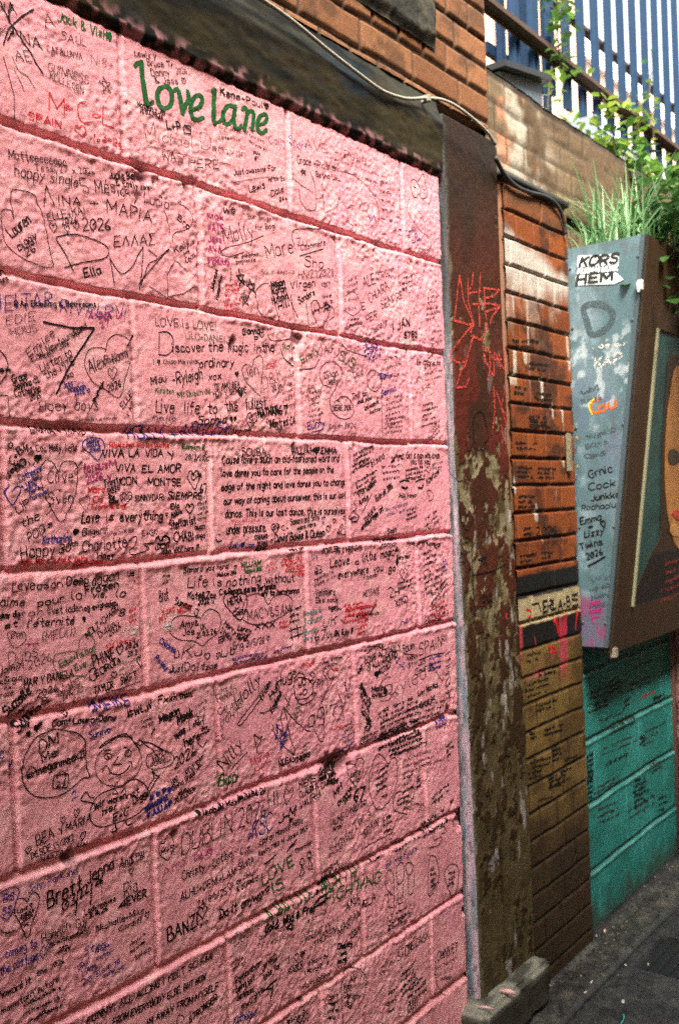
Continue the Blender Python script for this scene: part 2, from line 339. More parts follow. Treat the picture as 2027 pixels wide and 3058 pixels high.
TEXT = '''
@0 0 .44643
T 385 135 715 260 65 g 8 Jack & Vish
+T 720 270 760 275 60 g 9 >
L k 10 10,10 60,130 110,210 150,270 200,340 240,420 285,490
+L k 9 225,60 150,110 60,190 20,300
+L k 9 90,30 60,110 90,200 50,270
T 0 90 115 95 80 k 6 NA
T 0 215 90 215 45 k 5 pog
T 150 290 285 330 80 k 6 NA
T 108 408 215 412 75 k 5 AE
L k 5 20,380 60,520 95,640 100,800
+C k 4 80,380 120,470 180,510 230,590
+L k 4 95,470 150,580 160,612
T 300 182 372 182 90 k 4 A
T 410 262 572 308 55 k 4 SAUL
T 318 345 552 402 46 k 4 CATALUNYA
T 612 425 762 458 60 k 3 Ni8+
T 322 470 592 562 58 k 4 GUINNESS
+T 335 530 560 622 50 k 4 KOLLEGEN
T 682 630 772 642 120 k 4 *
T 330 735 428 778 125 r 6 M
+T 438 735 485 730 38 r 5 &
+C r 6 572,682 532,690 522,760 555,820 622,815
+T 615 780 668 788 38 r 5 a
+L r 6 690,710 685,830 762,860
T 195 795 405 855 50 r 7 SPAIN
+T 515 918 600 918 82 r 6 <
+T 628 940 820 985 50 r 6 1-4-26
T 905 372 1050 390 42 k 5 Lewis y
T 990 435 1165 452 42 k 5 Bruce Tr
+T 1018 505 1142 505 48 k 5 Danny
+T 1185 490 1255 490 42 k 4 2026
+T 1045 552 1255 562 42 k 5 & Jess <
T 920 712 1100 772 42 k 6 Nathan + Ab
+T 935 748 1085 800 36 k 6 19.03.2026
T 1115 865 1215 872 58 k 9 L+P
+L k 7 1230,838 1278,845 1275,895 1232,890 1230,838 1275,870
T 975 925 1042 915 105 k 3 M
+T 1060 945 1290 988 72 k 3 ichael
+T 1350 1000 1415 1005 112 k 3 D
+T 1425 1005 1646 1050 50 k 3 onovan
+L k 3 980,970 1300,1050 1545,1102
T 1095 1072 1222 1090 66 k 4 WAS
+T 1265 1115 1465 1128 62 k 4 HERE
T 65 1055 440 1112 60 k 6 Matteeeeeeoo
T 240 1140 630 1168 45 k 4 Tessi 27 x 2026
T 100 1172 520 1252 80 k 6 happy single
T 555 1290 600 1290 100 k 5 5
+T 640 1285 775 1288 88 k 6 Més
T 730 1190 915 1200 50 k 7 Judie Bell
+T 780 1240 1000 1272 45 k 6 & Emily 26x
+T 795 1308 870 1310 45 k 5 ICR
T 900 1335 1130 1395 72 k 5 y Lucia
T 300 1382 368 1378 142 k 6 ^
+T 400 1368 545 1378 65 k 6 INA
+T 608 1382 660 1382 60 k 6 +
T 1480 640 1568 660 55 k 5 Ken
@0 600 .44643
T 720 72 1018 142 85 k 6 MAPIA
C k 5 90,110 72,58 20,62 10,110 30,250 60,310 150,380 290,440 360,435 350,390 310,200 290,100 250,0 235,-40 160,-70 90,-75 75,-20 88,60 92,105
+T 85 248 212 140 72 k 8 Lauren
+T 130 330 252 250 55 k 7 ciggy
+T 182 375 242 330 55 k 7 26
T 328 132 572 85 52 k 5 ELLE+KAI
+T 345 215 395 215 62 k 5 <
+T 440 212 480 212 48 k 5 <
+T 500 198 545 196 52 k 5 <
+T 418 162 525 140 46 k 6 2026
T 560 195 742 195 82 k 7 2026
T 765 305 1035 290 75 k 6 E^^AΣ
C k 7 495,465 440,350 380,255 400,235 520,225 660,270 720,310 725,360 680,390 560,410 435,445
+L k 6 735,380 750,470 765,560
+C k 6 735,385 790,470 830,485 890,430 920,370 960,305
+L k 6 960,305 950,450 935,595
+C k 6 930,555 980,490 1130,320
+C k 5 1130,320 1050,390 990,430 945,560
+L k 5 990,325 1050,370
T 575 512 678 478 60 k 9 Ella
T 1180 355 1272 290 45 k 5 Kelly
+T 1238 372 1268 348 32 k 5 H
+T 1250 415 1310 372 36 k 5 Coco
L k 4 1130,650 1120,500 1150,430 1180,400 1260,470
+L k 5 1130,640 1230,620 1290,580
+L k 5 1000,570 1130,652
C k 4 1100,50 1125,130 1142,205
+C k 4 1155,270 1170,215 1250,190 1285,140 1265,60 1190,10
+T 1190 120 1262 192 42 k 6 Bro
T 0 735 350 705 110 b 6 IEITAR
+T 400 745 835 800 98 b 5 RIVALRY!
T 95 705 640 708 40 k 7 @An Elumbing & Bathrooms
T 40 832 232 800 60 k 4 EDIE
+T 75 900 250 870 50 k 4 HOUS
T 590 790 810 782 42 p 6 ANNA LI
+T 675 850 735 830 42 p 6 27
L k 12 290,810 475,850 630,850 560,960 500,1050 440,1150 375,1290
T 195 1050 365 900 58 k 5 Emilee
+T 218 1078 578 850 50 k 5 Earl Newfoundland
+T 262 1068 462 960 42 k 5 -Newlyn 2026
+T 485 915 552 872 36 k 5 xox
T 278 1145 482 1030 58 k 5 Listen to
+T 305 1192 500 1095 58 k 6 the 1975
+T 448 1188 492 1172 48 k 5 xo
T 85 1215 182 1192 52 k 8 Grace
+T 95 1262 205 1228 46 k 8 Sophia
+T 100 1312 270 1270 50 k 7 Catherine
+T 200 1338 275 1312 42 k 6 2026
+T 215 1215 268 1215 48 k 5 &
T 425 1250 510 1222 42 b 6 Jess -
+T 455 1282 570 1252 40 b 6 Hannah
+T 495 1298 606 1282 36 b 6 2026 <
C k 5 700,1005 690,985 600,990 565,1070 575,1130 620,1210 700,1260 795,1315 830,1200 870,1080
+C k 5 700,1005 720,930 770,895 830,910 872,942
+L k 9 845,970 890,900
+T 600 1152 705 1105 92 k 6 Alex
+T 712 1092 755 1062 62 k 5 &
+T 755 1085 858 1040 68 k 5 Naomi
+T 730 1212 795 1190 92 k 5 <
+T 720 1278 808 1240 50 k 7 2026
+L k 9 690,1210 665,1250 650,1290 625,1350
+L k 7 670,1215 690,1240 640,1280 660,1300 615,1330 645,1345
T 265 1412 455 1392 76 k 5 Hoey
+T 500 1395 655 1402 82 k 5 boys
T 820 1392 888 1292 42 k 5 ELLE
T 850 1450 905 1365 42 k 5 x KR
C k 7 0,1000 40,1050 50,1110 30,1180 0,1225
T 0 1150 70 1140 35 k 6 ith one
L k 5 0,1300 50,1300 65,1456
T 0 500 45 480 40 k 6 an
T 0 548 50 525 35 k 6 ure
T 1045 832 1450 862 60 k 5 LOVE is LOVE!
T 1245 918 1518 945 46 g 4 LILO+DANIEL
T 1065 1035 1150 1030 158 k 6 D
+T 1155 1010 1372 1005 62 k 7 iscover
+T 1395 1006 1490 1002 72 k 7 the
+T 1528 1010 1660 1005 68 k 7 Magic
+T 1700 1010 1740 1010 55 k 7 in
+T 1760 1010 1836 1005 68 k 7 the
+T 1335 1112 1562 1105 62 k 7 ordinary
T 1030 1092 1330 1085 32 k 4 I > Chloe Marschall
T 1012 1228 1110 1205 50 k 6 Miau
T 1155 1228 1355 1190 82 k 7 -Ryleigh
+T 1395 1198 1478 1190 50 k 6 xox
T 1040 1282 1162 1288 36 g 5 Kirsten
+T 1190 1315 1410 1290 38 g 5 Mil Dublin 06
T 1430 1262 1605 1240 40 k 5 TE AMO BEA
+T 1425 1310 1652 1280 40 k 5 HOY Y SIEMPRE
T 1045 1412 1160 1416 86 k 7 Live
+T 1235 1420 1335 1420 86 k 7 life
+T 1390 1420 1450 1420 76 k 7 to
+T 1510 1405 1596 1402 72 k 7 the
+T 1648 1395 1785 1382 84 k 7 fullest
+T 1812 1378 1842 1378 34 k 6 u
T 1390 120 1492 125 42 p 6 Max
+T 1395 200 1492 206 52 p 6 KATE
+T 1395 272 1480 276 46 p 6 Jess
+T 1395 335 1482 342 42 p 6 AVA
+T 1395 422 1532 428 46 p 6 FERGUS
T 1428 602 1458 460 30 k 6 Juleness
+T 1460 660 1490 495 30 k 6 remember
@650 150 .44643
T 22 288 348 400 44 k 6 Kene+Paul>
T 45 1292 240 1252 112 k 5 Molly
+C k 4 305,1240 180,1290 60,1320 20,1360 80,1380 170,1352
T 330 1392 512 1350 95 k 5 Mare
C k 4 720,1195 540,1195 500,1230 520,1330
+T 540 1305 600 1300 52 k 4 Zu
+T 560 1338 722 1300 38 k 4 Cashmere
+L k 5 550,1375 705,1328
T 580 1440 705 1458 68 k 5 Sho
T 40 1092 112 1080 42 k 5 We
T 205 1125 360 1140 30 k 4 our amigo
T 250 1200 390 1190 36 k 4 for Bogi
T 535 752 660 775 52 k 5 Grace +
+T 668 782 792 802 46 k 4 Rosie
+T 660 842 820 872 36 k 5 Betha Lou
+T 558 838 598 836 42 k 4 *
T 112 832 388 800 36 k 5 Just awesome Fan
+C k 3 100,885 300,850 430,855
T 220 948 322 922 55 k 6 Lewis
+T 340 872 452 872 30 k 5 with 26
+T 365 978 442 942 42 k 5 Dale
+T 415 1008 466 996 28 k 5 26x
C k 4 545,930 560,1010 610,1065 660,1050 650,900 620,810
+C k 4 500,850 560,900 640,950
+L k 4 700,890 715,1080
+L k 3 660,990 705,985
+C k 3 820,920 800,1040 720,1085
C k 3 800,800 920,840 1040,960 1080,1100 1060,1190
+C k 3 850,1020 880,1150 900,1165
+T 870 1090 1010 1070 85 k 3 no
C k 4 1340,880 1370,825 1385,870 1400,940 1390,985 1355,985 1350,910 1310,860 1290,900 1300,960 1320,985 1345,960
+L k 6 1310,910 1325,920
+L k 6 1375,930 1390,935
C k 3 1280,990 1265,1070 1330,1180 1380,1225 1370,1130 1330,1070
C k 3 1390,1230 1425,1300 1400,1335 1330,1320
T 340 615 460 645 52 b 3 Colly
+T 480 625 605 682 62 b 3 Spart
T 590 645 990 762 62 k 3 AVE + Peke
T 1180 1225 1230 1240 50 k 3 XC
T 1270 1210 1320 1200 30 b 4 Lo
T 1270 1255 1330 1245 30 b 4 olo
T 1300 1290 1350 1275 30 b 4 uk
T 1020 1150 1050 1140 40 b 4 M
F 1080 880 1180 910 60 5 26 k 3
F 205 520 340 590 45 3 24 k 3
F 0 520 200 560 60 2 30 k 2.5
F 700 700 1100 850 55 2 26 k 2
F 240 690 300 700 30 2 28 k 4
F 110 1390 260 1370 36 2 28 k 4
@650 750 .44643
T 165 556 280 550 42 k 8 Gianna
+T 285 580 315 580 46 k 5 <
+T 248 600 272 600 32 k 6 P
C k 5 340,520 335,560 380,600 510,580
C k 4 290,970 200,880 165,800 190,755 230,770 245,720 290,700 305,760 295,860 290,940
+T 190 850 275 820 75 r 4 Jen
T 325 792 402 758 50 r 4 Joker
T 310 928 432 842 76 k 3 D&K
+T 370 942 426 900 42 k 5 2026
+L k 4 385,972 412,930
T 120 840 145 835 32 k 6 >
T 145 975 175 970 32 k 6 >
T 85 1142 130 1140 36 k 6 >>
T 188 1202 272 1200 125 k 5 <
+T 208 1145 248 1145 42 k 5 SL
T 275 1108 405 1090 58 k 10 NATHAN
+T 412 1095 472 1085 64 k 9 67
+T 328 1190 352 1186 72 k 4 9
+T 355 1178 520 1155 56 k 7 Montreal CA
+T 390 1200 430 1196 20 k 4 2026
T 115 1225 222 1205 36 k 4 Dorah cool
T 975 248 1055 210 72 k 4 ALE
+T 1020 348 1142 250 62 k 4 CHIARA
+T 965 392 990 386 52 k 4 E
+T 1095 388 1232 310 56 k 4 SEMPRE
+T 995 478 1066 442 52 k 4 PER
T 1170 532 1280 502 62 k 8 1 JAN
+T 1245 582 1332 570 42 k 8 8780
T 1045 548 1132 490 36 k 4 20/10/18
C k 5 690,512 640,420 625,345 660,330 690,380 720,355 750,370 740,430 690,512
+T 645 418 742 396 42 k 7 H.R
+C k 4 720,350 770,380 780,430 750,460
T 360 245 450 225 46 k 9 Megan
+T 365 292 460 262 42 k 8 Karan
+T 365 352 472 312 46 k 8 Hutchin
+T 410 392 482 362 42 k 7 Hill
T 490 252 650 232 52 k 6 Virgen
+T 545 352 648 288 42 k 6 Sanders
T 695 240 752 225 42 k 4 very
T 540 182 772 166 52 k 4 HNI232023
T 290 156 512 150 36 k 3 Sue in America
T 140 252 192 242 115 k 6 *
+T 205 302 268 292 105 k 6 *
+T 160 382 218 376 100 k 5 *
C k 4 375,455 290,420 255,310 270,240 340,220 380,350 420,480
L k 4 460,270 500,360 540,440
+L k 4 490,290 520,470
+L k 4 590,340 610,490
L k 5 88,110 88,200
F 50 230 160 220 34 6 30 r 4
C k 4 755,915 690,880 680,800 720,750 780,742 825,800 810,870 775,935 750,980 755,1060 810,1115 880,1115 910,1060 880,990 830,970 790,1000
+T 710 852 800 832 42 k 5 Dylan
+T 740 892 800 880 36 k 5 Molly
+T 770 1065 892 1060 36 k 5 HERE 2026
C k 3 770,1010 800,1000 830,1040 760,1070 765,1030
T 560 752 680 682 52 g 6 Emily
T 805 722 912 792 72 g 6 SUSI
T 720 682 778 672 48 k 4 ALF
T 910 842 972 822 52 k 4 bud
C k 4 1000,830 1030,795 1080,820 1095,880 1060,935 1010,910 1000,830
L k 4 1090,790 1096,1000 1102,1235
T 1085 852 1162 842 38 b 6 Emily
T 1095 972 1188 932 42 b 6 Gemma
T 1000 692 1092 652 46 b 5 Janet
+T 1010 742 1092 702 46 b 5 Kelly
T 900 988 1002 962 36 k 5 That too
+T 935 1022 1032 990 28 k 6 shall pass
+T 985 1062 1078 1012 28 k 7 always
+T 1020 1088 1092 1062 26 k 5 better
T 598 1192 712 1168 52 b 6 Bunny
+L b 6 625,1212 705,1188
T 735 1192 922 1180 36 k 4 Smith 2026
T 1330 758 1492 756 30 k 6 to Clara to
T 1340 892 1382 862 52 k 3 Ky
T 1380 940 1450 880 36 k 3 Hell
C k 5 425,650 450,720 510,770
+C k 5 545,790 640,780 680,720
T 438 658 522 642 36 g 5 Maria
T 490 755 520 690 30 g 4 Dee
C k 3 690,620 700,660 690,700
C k 4 810,600 800,690 770,720
C k 4 820,620 860,660 990,705
C k 3 1200,80 1210,200 1270,280 1320,200 1300,120
+F 1230 190 1300 170 34 3 26 k 4
L k 3 1380,130 1350,260 1300,430
C k 3 1480,300 1430,250 1400,310 1430,400 1470,500
F 860 210 940 170 40 3 28 k 3
F 860 470 960 450 34 2 28 k 4
F 700 310 770 300 40 2 30 k 4
F 1380 790 1500 760 40 3 26 k 3
F 1360 1040 1470 1010 34 5 24 k 4
F 1410 1230 1500 1120 34 3 30 k 3
F 1120 1000 1240 960 36 6 28 k 3
F 600 960 700 930 40 4 28 k 3
F 600 1110 700 1090 34 2 28 k 3
C k 3 600,980 590,930 640,915 660,960 630,1010
F 1100 740 1240 700 60 3 40 k 3
F 430 860 520 820 50 5 30 k 2.5
F 840 340 940 320 60 2 36 k 2.5
C k 3 850,300 900,270 945,320 950,390 900,430 850,400
F 980 640 1060 590 34 3 26 b 4
F 1420 560 1500 530 36 3 30 k 3
F 1020 160 1180 120 40 2 26 k 3
F 1390 320 1490 300 36 5 28 k 3
C k 3 1400,760 1420,700 1460,690 1470,760 1420,820
F 1110 1130 1250 1110 30 4 22 k 3
@0 1200 .44643
T 205 208 582 212 46 k 6 EMMA + MAID
+T 610 212 646 212 36 k 4 <
T 860 245 1112 245 85 b 9 HOLLY
+T 1140 236 1195 236 52 b 8 +
+T 1225 228 1500 218 84 b 8 ANGUS
+T 1512 215 1560 210 60 b 7 >!
T 1300 152 1512 140 56 k 7 -Sophia
T 160 332 518 328 54 k 6 Mia, Cou, Molly, Leila
T 60 320 98 305 46 k 6 <
+T 80 425 152 330 52 k 7 C+B
C k 10 130,400 150,380 175,400 160,430 135,420
+C k 9 105,430 120,415 135,440 115,465 100,445
+C k 6 190,400 215,425 235,405
+T 65 505 135 420 34 k 8 2026
T 230 405 280 402 56 k 8 >
T 135 535 288 455 50 b 6 Catherine
+T 150 582 266 515 42 b 6 + under
+T 165 598 252 560 36 b 6 were
+T 200 618 272 582 32 b 6 here
+T 205 662 332 602 36 b 6 forever
C b 8 65,550 40,610 80,690 130,620 140,570 110,570 80,600
C k 5 390,465 360,410 315,390 280,430 275,520 300,620 350,720 410,805 450,750 500,640 525,520 515,420 470,395 420,410 390,465
+T 320 542 492 532 84 k 6 Clive
+T 380 605 416 605 50 k 5 +
+T 330 682 492 672 84 k 6 Sven
+L k 4 500,460 550,400 530,398 550,400 552,415
+L k 5 315,760 345,720
T 125 748 206 682 58 k 6 UP
+T 150 842 268 785 62 k 7 the
+T 195 938 302 870 62 k 6 POO
+T 305 862 352 830 48 k 6 is
L k 5 455,905 462,860
T 565 470 722 442 60 p 7 fergus
+T 735 432 782 425 48 p 6 M
+T 585 538 742 512 52 p 7 2026 y
T 595 608 705 602 46 r 7 Mara
+T 630 672 696 670 46 r 7 Os
T 620 718 842 706 34 r 6 Frank & Emi
C b 6 655,390 600,340 555,300 575,250 630,240 680,250 700,300 680,350 655,390
+T 580 282 662 272 30 b 6 Sophie
+T 590 308 672 300 28 b 6 more
+T 602 334 672 326 28 b 6 sinead
T 735 302 1132 300 34 r 6 Nibala has bet big Gussie
T 685 372 826 366 56 k 8 VIVA
+T 865 366 932 362 50 k 8 LA
+T 975 366 1092 366 52 k 8 VIDA
+T 1130 386 1168 382 56 k 8 Y
+T 775 468 906 466 56 k 8 VIVA
+T 950 470 1022 466 52 k 8 EL
+T 1060 472 1206 470 56 k 8 AMOR
+T 815 556 916 546 52 k 8 CON
+T 995 556 1212 560 50 k 8 MONTSE
+T 1128 650 1352 648 50 k 8 SIEMPRE
T 700 572 812 535 52 k 7 Trinity
+T 730 622 808 586 46 k 7 2026
+T 735 678 792 668 52 k 10 &
T 798 698 892 692 105 k 5 <
+T 825 662 882 648 30 k 4 N+D
T 900 662 1096 655 42 k 6 SUNNYDARI
T 1258 582 1362 580 142 k 6 <
+T 1285 522 1352 512 46 k 6 C+M
+T 1340 608 1388 602 58 k 8 67
T 1240 382 1402 395 40 k 5 20/3/2026
T 1220 310 1372 318 30 g 7 Eamon B
T 550 808 666 802 78 k 9 Love
+T 715 796 762 792 56 k 8 is
+T 805 798 1088 786 66 k 9 everything
+T 1110 766 1132 762 26 k 5 <
T 1145 716 1202 706 36 k 7 Ella
+T 1150 778 1222 742 36 k 7 Abbie
+T 1242 752 1306 748 72 k 7 <
T 1140 852 1312 812 62 k 8 Steffan ist
+T 1305 852 1372 846 36 k 7 auch
+T 1170 936 1298 922 66 k 8 CHABI
+T 1310 912 1372 906 36 k 6 doga
T 490 892 532 890 42 k 9 >
+T 555 896 722 876 50 k 6 Gingers!
T 760 892 896 862 30 k 3 xw Smith 2026
T 950 896 1066 886 36 k 5 E+G<
T 285 948 482 932 58 b 8 Katharina
T 140 1048 366 1022 88 k 7 Happy
+T 395 1012 472 998 62 k 7 30
+T 475 966 522 956 36 k 6 th
+T 555 1002 842 972 78 k 7 Charlotte
+T 655 1052 768 1046 48 k 7 Hoey
C k 6 840,980 870,920 910,900 900,960 870,990 880,1020 940,1010 1000,980 960,950 1030,950
+C k 12 1040,920 1060,900 1080,930 1100,900 1130,905 1135,940 1100,950 1060,950
T 1045 988 1142 972 36 k 6 LUCAT
T 1085 1022 1332 988 42 k 6 Ruby WAZ here <
T 140 1088 588 1062 42 r 6 Kelly, Maura, George & Yvette
+T 505 1104 702 1078 30 r 6 Dublin 2026
F 1320 690 1400 670 34 4 28 k 4
C k 8 1440,915 1460,935 1485,925
L k 9 1465,885 1470,888
C k 3 535,650 560,640 600,630 605,660 580,725 545,680 535,650
T 1230 1142 1532 1112 36 k 6 Samara waz here!
T 1020 120 1180 125 34 k 4 hello
F 500 130 800 110 30 1 26 k 3
@650 1300 .44643
T 165 132 322 136 52 k 6 SCUBA
+C k 4 130,130 240,162 350,125
T 498 122 640 120 42 k 8 WILLIAM
+T 640 126 682 122 46 k 7 >
+T 688 122 792 120 42 k 8 EMMA
T 30 186 808 172 56 k 8 Cause love's such an old-fashioned word and
+T 25 276 772 246 50 k 8 love dares you to care for the people on the
+T 25 368 852 328 50 k 8 edge of the night and love dares you to change
+T 40 462 852 416 50 k 8 our way of caring about ourselves; this is our last
+T 50 546 848 522 54 k 8 dance. This is our last dance, this is ourselves
+T 60 658 326 640 66 k 8 under pressure.
+T 352 718 708 672 56 k 8 - David Bowie & Queen
T 355 662 422 656 78 k 5 <
+T 370 632 412 626 26 k 5 S+P
+T 430 636 472 630 36 k 5 C+
T 485 598 678 560 42 k 5 Samara and Sofie
+T 530 632 652 600 28 k 6 were here
T 245 698 332 690 36 k 6 <MAN<
+T 265 738 332 730 26 k 7 OLIVIA
+T 270 772 338 760 26 k 7 4EVER
T 90 762 156 750 46 b 6 Emily
+T 160 752 186 746 36 b 7 >
+T 200 756 248 746 36 b 6 Jan
T 718 652 758 646 52 k 5 <
T 765 586 788 582 28 k 5 <
T 835 568 862 566 32 k 4 <
C k 5 800,640 830,590 825,640 790,650 845,660 840,620
F 75 585 310 565 30 1 30 r 2.5
F 695 560 720 555 30 2 28 b 4
T 1030 212 1118 150 52 k 5 elsed
T 950 222 1008 185 52 k 5 reg
T 1260 152 1482 152 46 k 6 Get a man who loves
+T 1290 192 1422 192 42 k 6 you for you!
F 1155 160 1250 130 26 2 24 k 5
F 900 145 1030 75 34 4 30 k 5
F 910 330 1080 230 34 3 30 k 5
F 1090 220 1240 200 40 3 28 k 4
F 1250 240 1390 210 30 3 24 k 5
L k 9 1210,312 1240,300 1275,305
+L k 12 1225,345 1250,355 1265,348
+L k 9 1320,310 1350,295 1380,290
+L k 12 1335,350 1360,352 1372,330
T 1210 418 1326 412 30 k 5 Polly Parker
T 1400 332 1482 250 52 k 6 Kowtow
T 945 412 986 372 42 k 6 Par
+T 945 472 1006 420 42 k 7 Amis
T 1000 380 1060 310 36 k 5 Hommes
T 1060 442 1168 350 42 k 7 Erin at 2015
T 990 582 1052 490 46 k 6 future
+T 960 638 1102 500 36 k 9 entourage at
L k 5 960,520 1030,390
C k 4 905,450 930,480 890,520 880,560 920,580 940,540 900,500
F 885 560 940 550 26 2 24 k 4
T 1395 256 1432 246 46 k 4 <
F 1120 500 1280 460 40 2 30 b 3
F 1260 510 1340 480 30 3 24 k 5
F 1430 200 1510 180 30 2 28 k 3
F 1380 580 1500 480 36 3 30 k 4
C k 4 1410,410 1400,370 1430,375 1440,420 1410,440
T 1130 658 1192 640 32 k 6 Soph
T 1050 712 1212 696 26 k 6 Amy at home
T 1260 728 1492 742 30 k 6 Now and forever
T 1085 742 1192 736 30 k 5 Hannah
T 690 792 802 770 36 k 5 SORELER
+T 785 792 958 766 42 k 5 MR & MRS GAM
T 750 882 876 856 62 k 7 Leave
+T 915 862 936 858 36 k 7 a
+T 965 852 1056 822 62 k 7 little
+T 1085 818 1172 800 58 k 7 magic
+T 805 958 1002 916 52 k 7 everywhere
+T 1040 918 1102 902 50 k 7 you
+T 1140 912 1186 902 46 k 7 go
T 1180 775 1205 770 28 k 7 &
T 1195 830 1280 820 28 k 6 Every time
T 1190 870 1210 865 36 k 8 >
T 1215 968 1278 962 84 k 5 <
T 1150 1082 1216 1062 66 k 6 2H
+T 1190 1148 1268 1112 48 k 6 XOXO
T 1285 1042 1308 1038 38 k 3 o
T 970 965 1070 945 36 k 4 Forever
T 648 1072 782 1066 52 k 6 Velthiers
+T 650 1118 802 1112 36 k 5 Elk el monde
T 740 1168 802 1152 30 k 5 Noemi
T 970 1082 1082 1052 42 k 4 MESSAGE
+L k 6 1060,1095 1040,1150 1020,1185
F 840 1150 1000 1110 36 4 30 r 5
T 645 930 690 915 42 k 5 @o
F 640 975 800 900 36 2 28 k 4
C k 3 645,880 660,870 690,880 680,920 650,915
F 1370 800 1480 750 40 3 30 k 5
F 1370 960 1520 880 40 4 30 k 4
F 1420 1090 1530 960 40 3 30 k 4
C k 5 1390,960 1375,920 1400,895 1420,920 1400,960
F 1415 1170 1540 1100 44 3 36 r 4
F 1500 850 1530 830 34 3 24 b 4
F 1200 1000 1290 970 34 2 24 k 5
T 155 882 282 866 36 g 7 WILLIAM
+T 180 922 292 902 30 k 6 Rebecca 2026
T 110 892 132 888 26 k 5 <
T 0 946 126 926 26 k 6 Melissa 2016
T 425 868 552 846 42 r 6 DUBLIN
+T 450 902 582 892 36 k 5 2026 02.01
+L k 5 445,912 515,910 585,905
+T 515 942 582 932 26 k 5 Franky
F 325 880 420 850 30 2 36 r 3
T 60 1012 282 978 66 k 7 nothing
+T 320 988 512 976 60 k 7 without
T 15 1066 62 1056 36 k 7 Ce
+T 75 1062 386 1022 42 k 9 Repara que me pertenece
+T 290 1072 538 1052 36 k 9 oh! to bernhanna
C k 7 150,1235 90,1180 45,1120 50,1070 90,1050 115,1080 150,1055 190,1070 195,1120 180,1180 150,1235
+T 70 1138 162 1112 48 k 8 HERA
+T 115 1166 138 1164 28 k 6 y
+T 105 1208 192 1182 32 k 9 Cailin
C k 5 160,1170 190,1090 240,1060 300,1070 335,1130 370,1080 430,1060 490,1090 490,1150 440,1200 330,1255 240,1265 170,1235
+T 200 1235 482 1190 70 k 5 MACY&SAM
F 480 1180 560 1150 40 3 30 k 5
F 460 775 580 760 24 1 24 k 5
T 625 825 660 820 36 b 4 Liv
@0 1700 .44643
T 1260 122 1388 110 76 k 7 Life
+T 1435 116 1482 110 56 k 6 is
T 1070 218 1132 205 86 k 6 Brat
+T 1170 230 1282 272 52 k 7 Summer
+L k 6 1300,280 1305,310 1325,305 1330,270 1310,262
T 1255 196 1442 190 46 k 8 Kate&Zoe
+T 1325 236 1432 226 36 k 7 2026 11
F 1085 50 1140 45 44 2 30 k 4
T 1085 310 1170 275 46 r 5 Xoxo
+T 1190 300 1270 270 40 r 6 WILLS
+T 1070 355 1120 330 40 r 5 Ky
C k 5 1345,325 1300,315 1200,310 1150,350 1140,420 1200,470 1300,480 1355,510 1390,480 1450,430 1480,350 1460,290 1400,265 1350,310
+T 1205 392 1296 380 48 k 7 Amy
+T 1308 378 1328 374 36 k 6 &
+T 1228 442 1302 432 46 k 7 Joe
+T 1345 406 1378 398 40 k 6 UK
+T 1318 458 1448 426 38 k 7 21.03.26
T 1065 492 1168 562 46 b 7 Chicken
+T 1035 602 1140 702 42 b 7 Rosey x
C k 6 1165,545 1170,590 1200,580 1192,540
+T 1215 602 1288 586 84 k 6 K
+T 1305 582 1352 572 52 k 6 u
+T 1370 604 1416 600 48 k 6 <
+T 1445 598 1476 592 42 k 5 <
T 1138 692 1226 680 52 k 7 Just
+T 1240 682 1306 676 66 k 6 Do
+T 1325 682 1372 672 58 k 6 it
+T 1380 672 1452 656 42 k 6 zoe
T 815 442 1000 420 75 w 17 roli
+T 1085 410 1155 400 85 w 15 6
T 80 152 232 132 78 k 7 Love
+T 250 132 422 116 52 k 7 csan
+T 450 108 592 92 58 k 8 Deep
+T 620 112 792 66 78 k 7 dagon
+T 575 162 792 120 52 k 9 Frozen
T 0 242 162 246 62 k 8 aime
+T 255 248 432 216 52 k 8 pour
+T 490 202 552 196 62 k 7 la
+T 625 192 716 186 52 k 7 vie,
+T 780 186 836 180 52 k 7 la
+T 35 398 116 382 46 k 8 et
+T 185 388 498 362 56 k 8 l'éternité
+T 560 352 582 346 36 k 7 >
T 0 332 132 316 46 k 8 sker dig
+T 145 322 282 300 46 k 5 for
+T 325 302 556 276 56 k 6 livet laden
+T 570 278 782 240 42 k 7 og evigheden
C k 5 100,525 60,470 55,425 90,415 120,430 160,420 175,450 160,490 100,525
+T 75 472 152 456 42 k 5 F-n
T 285 482 502 440 66 k 4 (MEOU)
F 170 505 280 495 30 1 24 p 5
T 60 652 256 580 92 k 4 Dubs
+T 200 668 346 610 62 k 4 2026
T 0 702 156 660 52 k 6 jamin
+T 30 738 62 726 30 k 6 +
+T 0 772 148 740 46 k 6 eorgia
+T 30 802 76 798 28 k 6 xx
+T 0 862 92 840 42 k 5 rose
T 165 792 492 716 56 k 7 MAR Y DANIELA
+T 255 858 388 812 52 k 6 2026
T 400 852 532 762 72 k 4 Mole
+T 430 882 556 812 62 k 4 like
+T 500 910 552 895 50 k 4 <
C g 5 525,540 450,550 370,575 360,640 400,700 500,710 575,712 610,640 640,530 620,450 575,430 535,480 525,540
+T 405 658 642 540 52 k 6 Eduo+faition
+T 510 682 582 640 46 g 7 Eve
T 585 462 806 262 46 k 6 MOLZ+CHARIZ
+T 670 458 772 376 46 k 5 Dublin
+T 735 448 812 386 42 k 6 2026
+T 795 318 832 306 46 k 6 8
T 630 652 772 592 84 k 8 PHINE
+T 780 582 836 562 74 k 7 <
+T 840 536 932 512 46 k 7 2026
+T 855 586 916 570 36 k 6 20.3
T 605 752 645 735 86 k 7 G
+T 645 718 812 622 46 k 8 EORGIA
+T 742 732 792 726 52 k 7 <
+T 922 662 972 652 84 k 6 <
T 640 838 762 790 52 k 7 TAYLOR
+T 810 772 916 726 52 k 7 SWIFT
+L k 5 710,825 830,790 940,750
